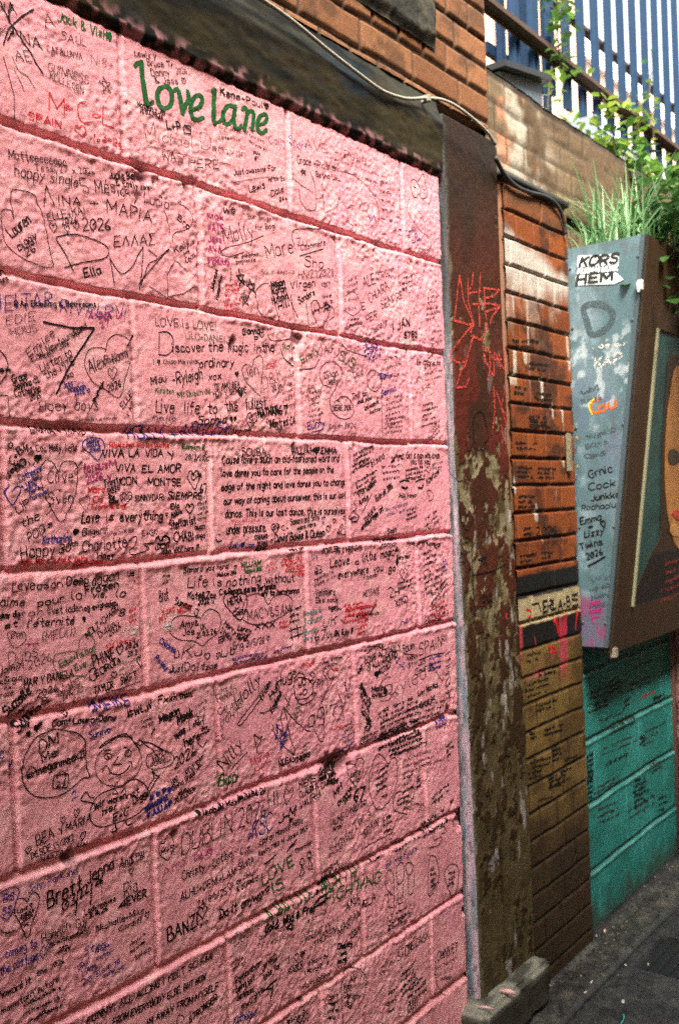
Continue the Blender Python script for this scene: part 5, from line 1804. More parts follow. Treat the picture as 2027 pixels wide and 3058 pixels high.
# ================================================================== RENDERED PARAPET right of it, with the fence behind
def pw_br(X, Z): return brick_pat(X, Z, 391, 0.0765, 2.479, 0.215, 0.012)[0]*sstep(3.6, 3.2, X+0.2*fbm(X*6, Z*6, 3, 392))*sstep(-0.5, -0.1, fbm(X*8, Z*8, 3, 393))
def pw_h(X, Z): return -0.004*pw_br(X, Z)+0.006*fbm(X*4, Z*5, 3, 191)+0.002*fbm(X*25, Z*25, 3, 192)
def pw_col(X, Z):
    c = lerp(col1([0.14, 0.095, 0.05], X), col1([0.075, 0.045, 0.02], X), sstep(-0.2, 0.3, fbm(X*5, Z*6, 4, 193)))
    c = lerp(c, col1([0.38, 0.34, 0.26], X), 0.8*sstep(0.05, 0.4, fbm(X*7+3, Z*7, 4, 194))*sstep(3.05, 2.8, X))
    c = lerp(c, col1([0.42, 0.17, 0.085], X), 0.7*sstep(0.1, 0.4, fbm(X*9, Z*9+7, 3, 195))*sstep(2.9, 2.7, X))
    c = lerp(c, col1([0.095, 0.058, 0.028], X), 0.85*sstep(2.95, 3.25, X+0.1*fbm(X*8, Z*8, 3, 196)))  # sunlit left against darker right, painted into the colour
    c = lerp(c, col1([0.06, 0.04, 0.022], X), 0.85*pw_br(X, Z))
    return lerp(c, col1([0.05, 0.04, 0.03], X), 0.7*sstep(2.61, 2.64, Z+0.01*fbm(X*20, Z, 3, 197)))  # shadowed top edge painted darker
def pw_to(U, V): return np.stack([U, 0.012-pw_h(U, V), V+0.008*fbm(U*7, V*0, 3, 198)*sstep(2.5, 2.64, V)], -1)
g1 = grid(np.concatenate([np.arange(2.512, 4.2, 0.01), np.arange(4.2, 8, 0.05)]), np.arange(2.33, 2.6451, 0.01), pw_to, pw_col)
g2 = grid(np.concatenate([np.arange(2.512, 4.2, 0.02), np.arange(4.2, 8, 0.05)]), np.linspace(0, 1, 8), lambda U, V: np.stack([U, 0.012-pw_h(U, np.full_like(U, 2.645))+V*0.28, 2.645+0.008*fbm(U*7, V*0, 3, 198)+0.012*np.sin(V*3.1)], -1), lambda U, V: col1([0.12, 0.10, 0.07], U))
v, f, cc = join([g1, g2, boxpart(2.512, 8, 0.03, 0.29, 1.0, 2.64, (0.10, 0.065, 0.035))])
M_REND = mat('stained lime render', rough=0.9, attr=True, bumps=((60, 0.5, 0.004), (260, 0.4, 0.0012)), var=0.25, vscale=50)
prop(put('parapet_wall', v, f, M_REND, None, cc, smooth=True), 'stained brown rendered wall with a bare top edge under the blue railings', 'wall')

# ================================================================== TEAL BLOCK WALL
TZ = [0.0, 0.20, 0.42, 0.627, 0.85, 1.07, 1.3, 1.53]; TXa = [3.104, 3.502, 3.9]; TXb = [3.364, 3.742, 2.98]
def teal_h(X, Z):
    wz = Z+0.003*fbm(X*6, Z, 3, 201); wx = X+0.003*fbm(Z*10, X, 3, 202); h = np.zeros_like(X); J = np.zeros_like(X); Ld = np.zeros_like(X)
    for i, z in enumerate(TZ):
        d = wz-z; j = np.exp(-(np.abs(d)/0.006)**4); h = h-0.007*j+0.004*np.exp(-((d+0.011)/0.008)**2); J = np.maximum(J, j); Ld = np.maximum(Ld, np.exp(-((d+0.010)/0.006)**2))
        z1 = TZ[i+1] if i+1 < len(TZ) else 9
        for x in (TXa if i % 2 == 0 else TXb) if i != 1 else TXb:
            j = np.exp(-(np.abs(wx-x)/0.006)**4)*((Z > z) & (Z < z1)); h = h+0.002*j; Ld = np.maximum(Ld, 0.5*j)
    return h+0.0012*fbm(X*50, Z*50, 3, 203)+0.003*fbm(X*8, Z*8, 2, 204), J, Ld
def teal_to3d(u, v, off=0.0): return np.stack([u, 0.006-teal_h(u, v)[0]-off, v], -1)
def teal_col(X, Z):
    h, J, Ld = teal_h(X, Z)
    c = lerp(col1([0.016, 0.160, 0.130], X), col1([0.026, 0.215, 0.185], X), sstep(-0.2, 0.3, fbm(X*5, Z*6, 4, 205)))
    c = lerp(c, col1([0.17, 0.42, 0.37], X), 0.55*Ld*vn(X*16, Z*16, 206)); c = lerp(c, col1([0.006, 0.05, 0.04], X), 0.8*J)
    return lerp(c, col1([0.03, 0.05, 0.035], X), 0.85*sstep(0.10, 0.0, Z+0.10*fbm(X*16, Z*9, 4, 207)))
g1 = grid(np.arange(2.96, 3.861, 0.005), np.arange(0, 1.6, 0.005), lambda U, V: teal_to3d(U, V), teal_col)
v, f, cc = join([g1, boxpart(2.96, 3.858, 0.022, 0.2, 0, 1.6, (0.02, 0.2, 0.17))])
teal = empty('block_wall', (3.4, 0, 0), 'teal painted block wall with bright joints beneath the sloping display case', 'wall')
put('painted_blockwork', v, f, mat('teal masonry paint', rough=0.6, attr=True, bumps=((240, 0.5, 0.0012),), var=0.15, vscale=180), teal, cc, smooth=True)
TEAL = Surf(lambda x, y: onY(x, y, 0.0)[[0, 2]], teal_to3d)
for k in run_text(TEXT_TEAL, TEAL, 0.8): k.build('handwritten_lettering', k.col, teal)

# far pillar
g1 = grid(np.arange(3.862, 4.6, 0.01), np.arange(0, 2.4, 0.01), lambda U, V: np.stack([U, -0.018-0.004*fbm(U*30, V*30, 3, 211)+0.006*brick_pat(U, V, 212)[0], V], -1),
          lambda U, V: lerp(lerp(col1([0.26, 0.11, 0.10], U), col1([0.16, 0.09, 0.045], U), sstep(-0.2, 0.2, fbm(U*6, V*4, 3, 213))), col1([0.05, 0.03, 0.02], U), 0.6*brick_pat(U, V, 212)[0]))
v, f, cc = join([g1, boxpart(3.862, 4.598, -0.008, 0.2, 0, 2.4, (0.2, 0.1, 0.08))])
prop(put('brick_pier', v, f, M_BRICK, None, cc, smooth=True), 'dusky pink brick pier at the far end of the teal blocks', 'pier')

# ================================================================== SLOPING DISPLAY CASE with planter top
XE = 2.98; _pb = onX(1815, 1935, XE); _pt = onX(1925, 700, XE); FS = -(_pt[1]-_pb[1])/(_pt[2]-_pb[2]); FN = (0, 1, FS); FC = _pb[1]+FS*_pb[2]; FNv = np.array(FN)/np.linalg.norm(FN)
fy = lambda z: FC-FS*z
ZB, ZT = 0.945, 2.207
case = empty('display_case', (3.6, -0.1, ZB), 'blue grey metal sided case with a painted portrait on its sloping front', 'display case')
def ep_to(u, v, off=0.0): return np.stack([XE-off+0*u-0.0012*fbm(u*9, v*7, 3, 221), -u, v], -1)
def ep_grid(U, V):
    Z = ZB+(ZT-ZB)*V; y0 = -0.010; y1 = fy(Z); Y = y0+(y1-y0)*U; return ep_to(-Y, Z)
def ep_col(U, V):
    Z = ZB+(ZT-ZB)*V; Y = -(-0.010+(fy(Z)+0.010)*U)
    n = fbm(Y*16, Z*9, 4, 222)
    c = lerp(col1([0.075, 0.135, 0.145], U), col1([0.115, 0.175, 0.190], U), sstep(-0.3, 0.3, n))
    c = lerp(c, col1([0.27, 0.36, 0.39], U), 0.55*sstep(0.05, 0.4, fbm(Y*22, Z*20, 4, 223))*sstep(0.6, 0.2, U))
    c = lerp(c, col1([0.10, 0.12, 0.19], U), 0.7*sstep(0.0, 0.35, fbm(Y*9, Z*6, 3, 224))*sstep(1.45, 1.6, Z)*sstep(1.85, 1.7, Z))
    c = lerp(c, col1([0.115, 0.105, 0.15], U), 0.9*sstep(1.12, 1.03, Z+0.05*n))
    c = lerp(c, col1([0.24, 0.045, 0.12], U), 0.8*sstep(0.12, 0.4, fbm(Y*18, Z*12+3, 3, 225))*sstep(1.13, 1.08, Z))
    c = lerp(c, col1([0.075, 0.10, 0.10], U), 0.55*sstep(0.2, 0.5, fbm(Y*40, Z*30, 3, 226)))
    c = lerp(c, col1([0.50, 0.56, 0.55], U), 0.5*sstep(0.16, 0.34, fbm(Y*34, Z*30, 4, 227))*sstep(1.55, 1.75, Z)*sstep(1.98, 1.9, Z))
    return c
g1 = grid(np.linspace(0, 1, 60), np.linspace(0, 1, 230), ep_grid, ep_col)
m_ = MB(); m_.prism([(XE+0.004, -0.010, ZB), (XE+0.004, fy(ZB), ZB), (XE+0.004, fy(ZT), ZT), (XE+0.004, -0.010, ZT)], (0.014, 0, 0), (0.12, 0.18, 0.19))
# folded rim along the front edge
p0 = np.array([XE-0.004, fy(ZB), ZB]); p1 = np.array([XE-0.004, fy(ZT), ZT]); d = (p1-p0)
m_.prism([p0, p0+[0, 0.012, 0], p1+[0, 0.012, 0], p1], (0.02, 0, 0), (0.06, 0.085, 0.09))
v, f, cc = join([g1, (np.array(m_.v), m_.f, np.array(m_.c))])
put('end_panel', v, f, mat('weathered blue grey metal', rough=0.5, attr=True, bumps=((120, 0.25, 0.001), (420, 0.3, 0.0006)), spec=0.4, var=0.18, vscale=150), case, cc, smooth=False)
STKP = Surf(lambda x, y: np.array([-onX(x, y, XE)[1], onX(x, y, XE)[2]]), lambda u, v, off: np.stack([XE-0.0024-off+0*u, -u, v], -1))
ENDP = Surf(lambda x, y: np.array([-onX(x, y, XE)[1], onX(x, y, XE)[2]]), ep_to)
m_ = MB()
for q in ([(1724, 764), (1847, 757), (1845, 790), (1722, 798)], [(1718, 824), (1838, 814), (1860, 835), (1832, 848), (1716, 852)]):
    m_.prism([onX(x, y, XE-0.0022) for x, y in q], (0.0012, 0, 0))
stk = m_.build('torn_sticker', INK['W'], case)
for k in run_text(TEXT_STK, STKP, 0.9) + run_text(TEXT_CASE, ENDP, 0.75):
    k.build('sticker_lettering' if k.col in 'KW' else 'handwritten_lettering' if k.text else 'spray_mark', k.col, stk if k.col in 'KW' else case, {'o': 'orange painted tag', 'd': 'grey sprayed letter D'}.get(k.col))
XR = 4.9
FPT = lambda x, y: onP(x, y, FN, FC)
xf0 = FPT(1955, 960)[0]; xf1 = FPT(1885, 1760)[0]; XF = (xf0+xf1)/2
M_WOOD = mat('brown stained wood', (0.038, 0.019, 0.007), 0.6, bumps=((60, 0.3, 0.002),), var=0.3, vscale=25)
def slab(m, xa, xb, za, zb, t0, t1, c=None):
    """a board lying on the sloping front, standing t1 proud of it"""
    a = lambda x, z, t: (x, fy(z)-FNv[1]*t, z-FNv[2]*t)
    m.prism([a(xa, za, t1), a(xb, za, t1), a(xb, zb, t1), a(xa, zb, t1)], tuple((t1-t0)*FNv), c)
m_ = MB(); slab(m_, XE+0.016, XF-0.004, ZB-0.02, ZT, -0.02, 0.006); slab(m_, XF-0.004, XR, 1.945, ZT, -0.02, 0.006); slab(m_, XF-0.004, XR, ZB-0.02, 1.06, -0.02, 0.006)
m_.build('frame', M_WOOD, case)
m_ = MB(); slab(m_, XF-0.004, XF+0.006, 1.06, 1.945, -0.005, 0.014); m_.build('frame_bead', mat('pale worn bead', (0.25, 0.24, 0.14), 0.6), case)
m_ = MB(); slab(m_, XF+0.006, XR, 1.06, 1.945, -0.01, 0.001)
art = m_.build('picture_panel', mat('teal picture ground', (0.018, 0.060, 0.052), 0.5, var=0.45, vscale=14), case)
def paint(name, pts, t, col, sm=True, var=0.3):
    q = np.array(pts, float); q = smoothline(np.vstack([q, q[:1]]), 5)[:-1] if sm else q
    P = [onP(x, y, FN, FC-FNv[1]*0-np.linalg.norm(FN)*t) for x, y in q]
    m2 = MB(); m2.prism(P, tuple(FNv*0.0012)); return m2.build(name, mat('portrait '+name, col, 0.55, var=var, vscale=30), art)
paint('dark_hair', [(2010, 1060), (1988, 1160), (1975, 1330), (1972, 1480), (1968, 1600), (1940, 1660), (1905, 1740), (1885, 1800), (1882, 1880), (2100, 1800), (2200, 1500), (2150, 1150)], 0.003, (0.035, 0.018, 0.008))
paint('face_skin', [(2030, 1090), (2000, 1180), (1988, 1290), (1984, 1400), (1988, 1500), (2002, 1580), (2028, 1640), (2110, 1640), (2170, 1450), (2140, 1200)], 0.0045, (0.36, 0.16, 0.045))
paint('eye', [(1994, 1352), (2008, 1340), (2026, 1352), (2030, 1375), (2010, 1388), (1996, 1380)], 0.006, (0.045, 0.035, 0.02))
paint('lips', [(2006, 1532), (2018, 1522), (2040, 1530), (2040, 1550), (2020, 1552)], 0.006, (0.42, 0.05, 0.03))
paint('chin_light', [(2000, 1585), (2012, 1565), (2040, 1575), (2050, 1600), (2012, 1600)], 0.006, (0.45, 0.22, 0.07))
paint('dark_coat', [(1950, 1660), (1915, 1720), (1893, 1790), (1888, 1845), (1960, 1815), (2100, 1770), (2120, 1600), (2030, 1640)], 0.0055, (0.010, 0.008, 0.006))
FR = Surf(lambda x, y: FPT(x, y)[[0, 2]], lambda u, v, off: np.stack([u, fy(v)-FNv[1]*(off+0.008), v-FNv[2]*(off+0.008)], -1))
for k in run_text('''@0 0 1
F 1975 1690 2030 1670 26 3 18 c 4
F 1960 1770 2030 1745 28 2 18 c 3''', FR): k.build('faded_lettering', k.col, art)
m_ = MB()
m_.box(XE+0.02, XR, -0.012, 0.0, ZB, ZT); m_.prism([(XE+0.018, -0.012, ZB), (XE+0.018, fy(ZB)+0.02, ZB), (XE+0.018, fy(ZB+0.02)+0.02, ZB+0.02), (XE+0.018, -0.012, ZB+0.02)], (XR-XE-0.02, 0, 0))
m_.prism([(XE+0.019, -0.0125, ZT-0.06), (XE+0.019, fy(ZT-0.06)+0.021, ZT-0.06), (XE+0.019, fy(ZT-0.04)+0.021, ZT-0.04), (XE+0.019, -0.0125, ZT-0.04)], (XR-XE-0.022, 0, 0))
m_.build('carcass', mat('dark boards', (0.045, 0.03, 0.015), 0.8, var=0.3), case)
m_ = MB(); m_.box(XE+0.02, XE+0.045, fy(ZB)-0.014, fy(ZB)+0.004, ZB-0.035, ZB-0.004, ch=0.002); m_.build('corner_bracket', mat('worn bright steel', (0.5, 0.42, 0.32), 0.4, metal=0.6), case)
m_ = MB(); p = onX(1912, 848, XE); m_.box(XE-0.012, XE-0.002, p[1]-0.010, p[1]+0.008, p[2]-0.02, p[2]+0.012, ch=0.002); p = onX(1905, 866, XE); m_.tube([(XE-0.012, p[1], p[2]+0.02), (XE-0.016, p[1]-0.006, p[2]-0.01)], 0.004)
m_.build('latch', mat('chalky latch', (0.42, 0.45, 0.42), 0.5), case)
M_SCREW = mat('dull screw head', (0.11, 0.12, 0.11), 0.45, metal=0.5)
for vv in (0.06, 0.30, 0.55, 0.80, 0.95):
    z = ZB+(ZT-ZB)*vv
    for y in (-0.024, fy(z)+0.016):
        m_ = MB(); m_.tube([(XE+0.001, y, z), (XE-0.0025, y, z), (XE-0.0035, y, z)], [0.0045, 0.0045, 0.003], 8); m_.build('screw', M_SCREW, case)
m_ = MB(); p = onY(1698, 1300, -0.03); m_.box(p[0]-0.012, p[0]+0.012, -0.034, -0.022, 1.50, 1.62, ch=0.003); p = onY(1700, 1340, -.03)
for z in (1.515, 1.605): m_.tube([(2.957, -0.033, z), (2.957, -0.038, z)], 0.006)
prop(m_.build('hinge_plate', mat('rusty cream plate', (0.20, 0.17, 0.10), 0.6, var=0.5)), 'small rusty cream plate screwed to the corner of the brick pier', 'plate')

# ================================================================== PLANTS
def leafmat(name, a, b):
    m = bpy.data.materials.new(name); m.use_nodes = True; N = m.node_tree.nodes; L = m.node_tree.links; bs_ = N['Principled BSDF']; bs_.inputs['Roughness'].default_value = 0.5
    g_ = N.new('ShaderNodeNewGeometry'); cr = N.new('ShaderNodeValToRGB'); cr.color_ramp.elements[0].color = (*a, 1); cr.color_ramp.elements[1].color = (*b, 1)
    L.new(g_.outputs['Random Per Island'], cr.inputs[0]); L.new(cr.outputs[0], bs_.inputs['Base Color'])
    t = N.new('ShaderNodeBsdfTranslucent'); L.new(cr.outputs[0], t.inputs[0]); ms = N.new('ShaderNodeMixShader'); ms.inputs[0].default_value = 0.4
    L.new(bs_.outputs[0], ms.inputs[1]); L.new(t.outputs[0], ms.inputs[2]); L.new(ms.outputs[0], N['Material Output'].inputs[0]); return m
M_GRASS = leafmat('grass blade', (0.06, 0.19, 0.05), (0.34, 0.55, 0.27)); M_LEAF = leafmat('leaf', (0.02, 0.075, 0.012), (0.12, 0.25, 0.035)); M_LEAFY = leafmat('young leaf', (0.06, 0.17, 0.02), (0.28, 0.36, 0.05)); M_DARKLEAF = leafmat('dark leaf', (0.012, 0.045, 0.008), (0.06, 0.15, 0.03))
M_STEM = mat('stem', (0.07, 0.06, 0.03), 0.8)
R2 = random.Random(11)
def blade(m, p, L, lean, az, wd):
    p = np.array(p); pts = []; n = 6
    for i in range(n+1):
        t = i/n; bend = lean*t*t; pts.append(p+np.array([math.cos(az)*bend*L, math.sin(az)*bend*L, L*(t-0.25*lean*t*t)]))
    s = np.array([-math.sin(az), math.cos(az), 0]); ws = [wd*(1-(i/n)**2)+0.0004 for i in range(n+1)]
    v = [q for p_, w_ in zip(pts, ws) for q in (p_-s*w_, p_+s*w_)]
    m.add(v, [(2*i, 2*i+1, 2*i+3, 2*i+2) for i in range(n)])
def leaf(m, p, L, W, az, el, fold=0.35):
    d = np.array([math.cos(az)*math.cos(el), math.sin(az)*math.cos(el), math.sin(el)]); s = np.array([-math.sin(az), math.cos(az), 0]); u = np.cross(d, s); p = np.array(p)
    a = p; b = p+d*L*0.35; c = p+d*L*0.75; e = p+d*L
    v = [a, b, c, e, b+s*W*.5+u*W*fold*.4, c+s*W*.36+u*W*fold*.3, b-s*W*.5+u*W*fold*.4, c-s*W*.36+u*W*fold*.3]
    m.add(v, [(0, 4, 1), (1, 4, 5, 2), (2, 5, 3), (0, 1, 6), (1, 2, 7, 6), (2, 3, 7)])
gt = empty('grass_clump', (3.3, -0.13, ZT-0.04), 'tall grass clump growing out of the top of the metal sided case', 'grass clump')
m_ = MB()
for i in range(470):
    x = 3.02+0.8*R2.random()**1.3; y = fy(ZT)+0.02+R2.random()*0.22; L = R2.uniform(0.10, 0.32)*(0.8+0.4*math.exp(-((x-3.2)/0.2)**2)); blade(m_, (x, y, ZT-0.045), L, R2.uniform(0.05, 1.2), R2.random()*6.28, R2.uniform(0.0018, 0.0042))
for i in range(45):
    x = 3.0+0.5*R2.random(); y = fy(ZT)+0.03+R2.random()*0.2; blade(m_, (x, y, ZT-0.045), R2.uniform(0.25, 0.46), R2.uniform(0.4, 1.0), R2.uniform(-1.5, 1.5), R2.uniform(0.002, 0.004))
m_.build('blades', M_GRASS, gt)
def shrub(name, label, cat, centre, box, n, ls, lm, stems, seed, group=None, dens_=None):
    r = random.Random(seed); e = empty(name, centre, label, cat, group); m = MB(); st = MB()
    cl = [(np.array([r.uniform(box[0], box[1]), r.uniform(box[2], box[3]), r.uniform(box[4], box[5])]), r.uniform(0.03, 0.09)) for _ in range(stems)]
    for i in range(n):
        c, rad = r.choice(cl); p = c+np.array([r.gauss(0, rad), r.gauss(0, rad*0.8), r.gauss(0, rad)]); leaf(m, p, r.uniform(*ls), r.uniform(*ls)*0.62, r.random()*6.28, r.uniform(-1.0, 0.7))
    for c, rad in cl:
        b = np.array([c[0]+r.uniform(-.1, .1), c[1]+r.uniform(-.05, .05), centre[2]]); mid = (b+c)/2+np.array([r.uniform(-.05, .05), 0, r.uniform(-.02, .05)]); st.tube(spline3([b, mid, c, c+np.array([r.uniform(-.05, .05), r.uniform(-.03, .03), 0.05])], 4), 0.0025, 5)
    m.build('foliage', lm, e); st.build('stems', M_STEM, e); return e
shrub('ivy_plant', 'dark leafy plant spilling over the wooden frame of the portrait case', 'plant', (3.35, -0.2, ZT-0.04), (3.12, 3.7, -0.40, -0.16, 2.02, 2.40), 900, (0.03, 0.07), M_DARKLEAF, 46, 21)
shrub('leafy_shrub', 'bright green shrub behind the tall grass below the blue railings', 'shrub', (3.9, 0.1, 2.5), (3.35, 4.5, 0.0, 0.3, 2.52, 2.74), 700, (0.03, 0.08), M_LEAF, 26, 22)
shrub('creeper', 'yellow green creeper on the parapet below the grey louvred unit', 'creeper', (3.75, 0.12, 2.64), (3.50, 4.5, 0.02, 0.28, 2.68, 2.86), 340, (0.03, 0.065), M_LEAFY, 16, 23)
def sprig(cpx, Y, rad, n, label, lm, seed):
    r = random.Random(seed); c = onY(*cpx, Y); e = empty('climbing_plant', (c[0], c[1], c[2]-0.35), label, 'climbing plant'); m = MB(); st = MB()
    pth = spline3([c-[0.05, 0, 0.38], c-[-0.03, 0, 0.2], c-[0.02, 0, 0.05], c+[0.03, 0, 0.12]], 5); st.tube(pth, 0.003, 5)
    for i in range(n):
        b = np.array(pth[int(len(pth)*(0.45+0.54*r.random()))]); q = b+np.array([r.gauss(0, rad), r.gauss(0, rad*.6), r.gauss(0, rad)]); leaf(m, q, r.uniform(.03, .06), r.uniform(.02, .04), r.random()*6.28, r.uniform(-.9, .5))
        if i % 3 == 0: st.tube([b, (b+q)/2+[0, 0, 0.01], q], 0.0015, 4)
    m.build('foliage', lm, e); st.build('stems', M_STEM, e)
sprig((1668, 75), 0.40, 0.055, 70, 'leafy creeper sprig wound round the rusty rail beside the brick wall', M_LEAF, 31)
sprig((1940, 280), 0.40, 0.045, 26, 'sparse pale creeper sprig climbing the middle of the blue railings', M_LEAFY, 32)
sprig((1905, 375), 0.40, 0.03, 16, 'yellowing creeper sprig low on the rusty rail', M_LEAFY, 33)
sprig((1640, 285), 0.30, 0.03, 18, 'small creeper sprig on the parapet under the dark steel box', M_LEAFY, 34)

# ================================================================== BLUE PALISADE FENCE
M_BLUE = mat('blue fence paint', (0.011, 0.029, 0.060), 0.6, spec=0.06, var=0.2, vscale=30); M_RUST = mat('rusty brown rail', (0.060, 0.035, 0.022), 0.75, bumps=((90, .4, .003),), var=0.4)
FY = 0.47
fence = empty('palisade_fence', (4.2, FY, 2.9), 'blue steel palisade fence with a rusty brown rail', 'fence')
def pale(x, y, z0, z1, wd):
    prof = [(-.5, 0), (-.28, .02), (-.1, 0), (0, .012), (.1, 0), (.28, .02), (.5, 0), (.5, -.003), (.28, .017), (.1, -.003), (0, .009), (-.1, -.003), (-.28, .017), (-.5, -.003)]
    pp = [(x+a*wd, y-b, z0) for a, b in prof]; m2 = MB(); m2.prism(pp, (0, 0, z1-z0)); tip = [(x+a*wd*(1-0.85), y-b*0.4, z1+0.06) for a, b in prof]
    k = len(prof); m2.add([(p_[0], p_[1], z1) for p_ in pp]+tip, [(i, (i+1) % k, (i+1) % k+k, i+k) for i in range(k)]+[tuple(range(k, 2*k))]); return m2
ra, rb = onY(1480, 5, FY-0.05), onY(2015, 450, FY-0.05); ZR = (ra[2]+rb[2])/2
xa = onY(1684, 130, FY)[0]; xb = onY(2020, 400, FY)[0]; step = (xb-xa)/9.0
first = None
for i in range(-3, 22):
    x = xa+i*step
    if first is None: first = pale(0, 0, -0.16, 1.55, step*0.40).build('pale', M_BLUE, fence); first.location = (x-4.2, 0, ZR-2.9); first_me = first.data; base_ = first; 
    else: q = base_.copy(); COL.objects.link(q); q.parent = fence; q.location = (x-4.2, 0, ZR-2.9+R2.uniform(-.012, .012)); q.rotation_euler = (0, R2.uniform(-.006, .006), 0)
first.data.transform(Matrix.Translation((4.2, FY, 2.9)))
m_ = MB(); m_.box(2.6, xa+22*step, FY-0.062, FY-0.022, ZR-0.013, ZR+0.013, ch=0.003); m_.box(2.6, xa+22*step, FY-0.026, FY-0.020, ZR-0.03, ZR-0.0135); m_.build('rail', M_RUST, fence)
m_ = MB(); z2 = onY(1850, 200, FY+.05)[2]; m_.box(2.6, xa+22*step, FY+0.010, FY+0.045, z2-0.012, z2+0.012, ch=0.003); m_.build('rail', M_RUST, fence)
f2 = empty('palisade_fence', (3.9, 0.8, 3.0), 'second run of blue steel pales set close behind the first, near the brick wall', 'fence')
q0 = pale(0, 0, 0, 1.9, 0.075).build('pale', M_BLUE, f2); q0.data.transform(Matrix.Translation((3.9, 0.8, 3.0)))
xs0 = onY(1490, 60, 0.8)[0]; xs1 = onY(1625, 150, 0.8)[0]
for i in range(9):
    x = xs0+(xs1-xs0)*i/8
    o = q0 if i == 0 else q0.copy()
    if i: COL.objects.link(o); o.parent = f2
    o.location = (x-3.9, 0.03*(i % 2), 0.30 if i > 2 else 0.22)
m_ = MB(); m_.box(xs0-0.1, xs1+0.1, 0.81, 0.84, 3.45, 3.5); m_.build('rail', M_BLUE, f2)
# steel box under the fence end
c0 = onY(1492, 212, 0.16); c1 = onY(1622, 205, 0.16)
sb = empty('steel_box', ((c0[0]+c1[0])/2, 0.27, c0[2]-0.1), 'dark blue grey steel box on the parapet under the railings', 'box')
m_ = MB(); m_.prism([(c0[0], 0.16, c0[2]), (c1[0]-0.02, 0.16, c0[2]+0.06), (c1[0]-0.02, 0.16, c0[2]-0.12), (c0[0]+0.10, 0.16, c0[2]-0.14)], (0, 0.30, 0)); m_.build('casing', mat('dark slate metal', (0.085, 0.12, 0.14), 0.5, var=0.25), sb)
m_ = MB(); m_.prism([(c0[0]-0.02, 0.13, c0[2]+0.003), (c1[0], 0.13, c0[2]+0.063), (c1[0], 0.13, c0[2]+0.083), (c0[0]-0.02, 0.13, c0[2]+0.023)], (0, 0.36, 0)); m_.build('lid', mat('black lid', (0.02, 0.022, 0.022), 0.5), sb)
# louvred unit
L0 = onY(1770, 395, 0.36); L1 = onY(1925, 440, 0.36)
lu = empty('louvre_unit', ((L0[0]+L1[0])/2, 0.4, 2.72), 'pale grey louvred unit on the parapet under the blue fence', 'vent')
m_ = MB()
for i in range(9): z = 2.74+i*0.033; m_.prism([(L0[0], 0.33, z), (L0[0], 0.33, z+0.010), (L0[0], 0.37, z+0.034), (L0[0], 0.37, z+0.024)], (L1[0]-L0[0], 0, 0))
m_.build('slats', mat('pale louvre metal', (0.34, 0.38, 0.40), 0.5, var=0.15), lu)
m_ = MB(); m_.box(L0[0]-0.02, L0[0]-0.001, 0.34, 0.5, 2.70, 3.06); m_.box(L1[0]+0.001, L1[0]+0.02, 0.34, 0.5, 2.70, 3.06); m_.box(L0[0], L1[0], 0.375, 0.5, 2.70, 3.055); m_.build('casing', mat('louvre casing', (0.22, 0.25, 0.27), 0.5), lu)

# ================================================================== BUILDINGS BEHIND
M_PEACH = mat('peach render', (0.62, 0.42, 0.30), 0.9, var=0.08, vscale=3); M_WHITE = mat('white trim', (0.8, 0.8, 0.78), 0.7)
ytop = onY(1880, 290, 6.0)[2]
pb = empty('peach_building', (14, 6.5, 0), 'low peach rendered building with white window surrounds behind the fence', 'building')
m_ = MB(); m_.box(3.0, 40, 6.0, 10, 0, ytop); m_.build('wall', M_PEACH, pb)
m_ = MB(); m_.box(2.9, 40.1, 5.9, 10.1, ytop+0.002, ytop+0.35); m_.build('parapet', M_WHITE, pb)
for k in range(6):
    xw = onY(1760, 330, 6.0)[0]+k*3.4; zt = onY(1760, 320, 6.0)[2]; wf = MB(); wf.box(xw, xw+1.3, 5.93, 6.002, zt-1.5, zt); wo = wf.build('window_surround', M_WHITE, pb); wp = MB(); wp.box(xw+0.12, xw+1.18, 5.915, 5.932, zt-1.38, zt-0.12); wp.build('pane', mat('pale pane', (0.45, 0.52, 0.55), 0.15), wo)
tb = empty('peach_building', (onY(1675, 100, 7.0)[0], 7.5, 0), 'taller narrow peach block seen between the fence pales beside the brick wall', 'building')
xa_, xb_ = onY(1650, 200, 5.0)[0], onY(1735, 200, 5.0)[0]
m_ = MB(); m_.box(xa_, xb_, 5.0, 5.9, 0, onY(1690, -150, 5.0)[2]); m_.build('wall', M_PEACH, tb)

# unseen building added across the lane, taller at one end to shade the wall
ob = empty('shade_building', (3, -4.4, 0), 'unseen brown brick building added across the lane to shade the pink wall', 'building')
m_ = MB(); m_.box(-1.7, 14, -6.5, -OPY, 0, OPZ); m_.box(-7, -1.7, -6.5, -OPY, 0, OPZ+2.3); m_.build('wall', mat('brown brick', (0.20, 0.12, 0.075), 0.9, var=0.3, vscale=4), ob)

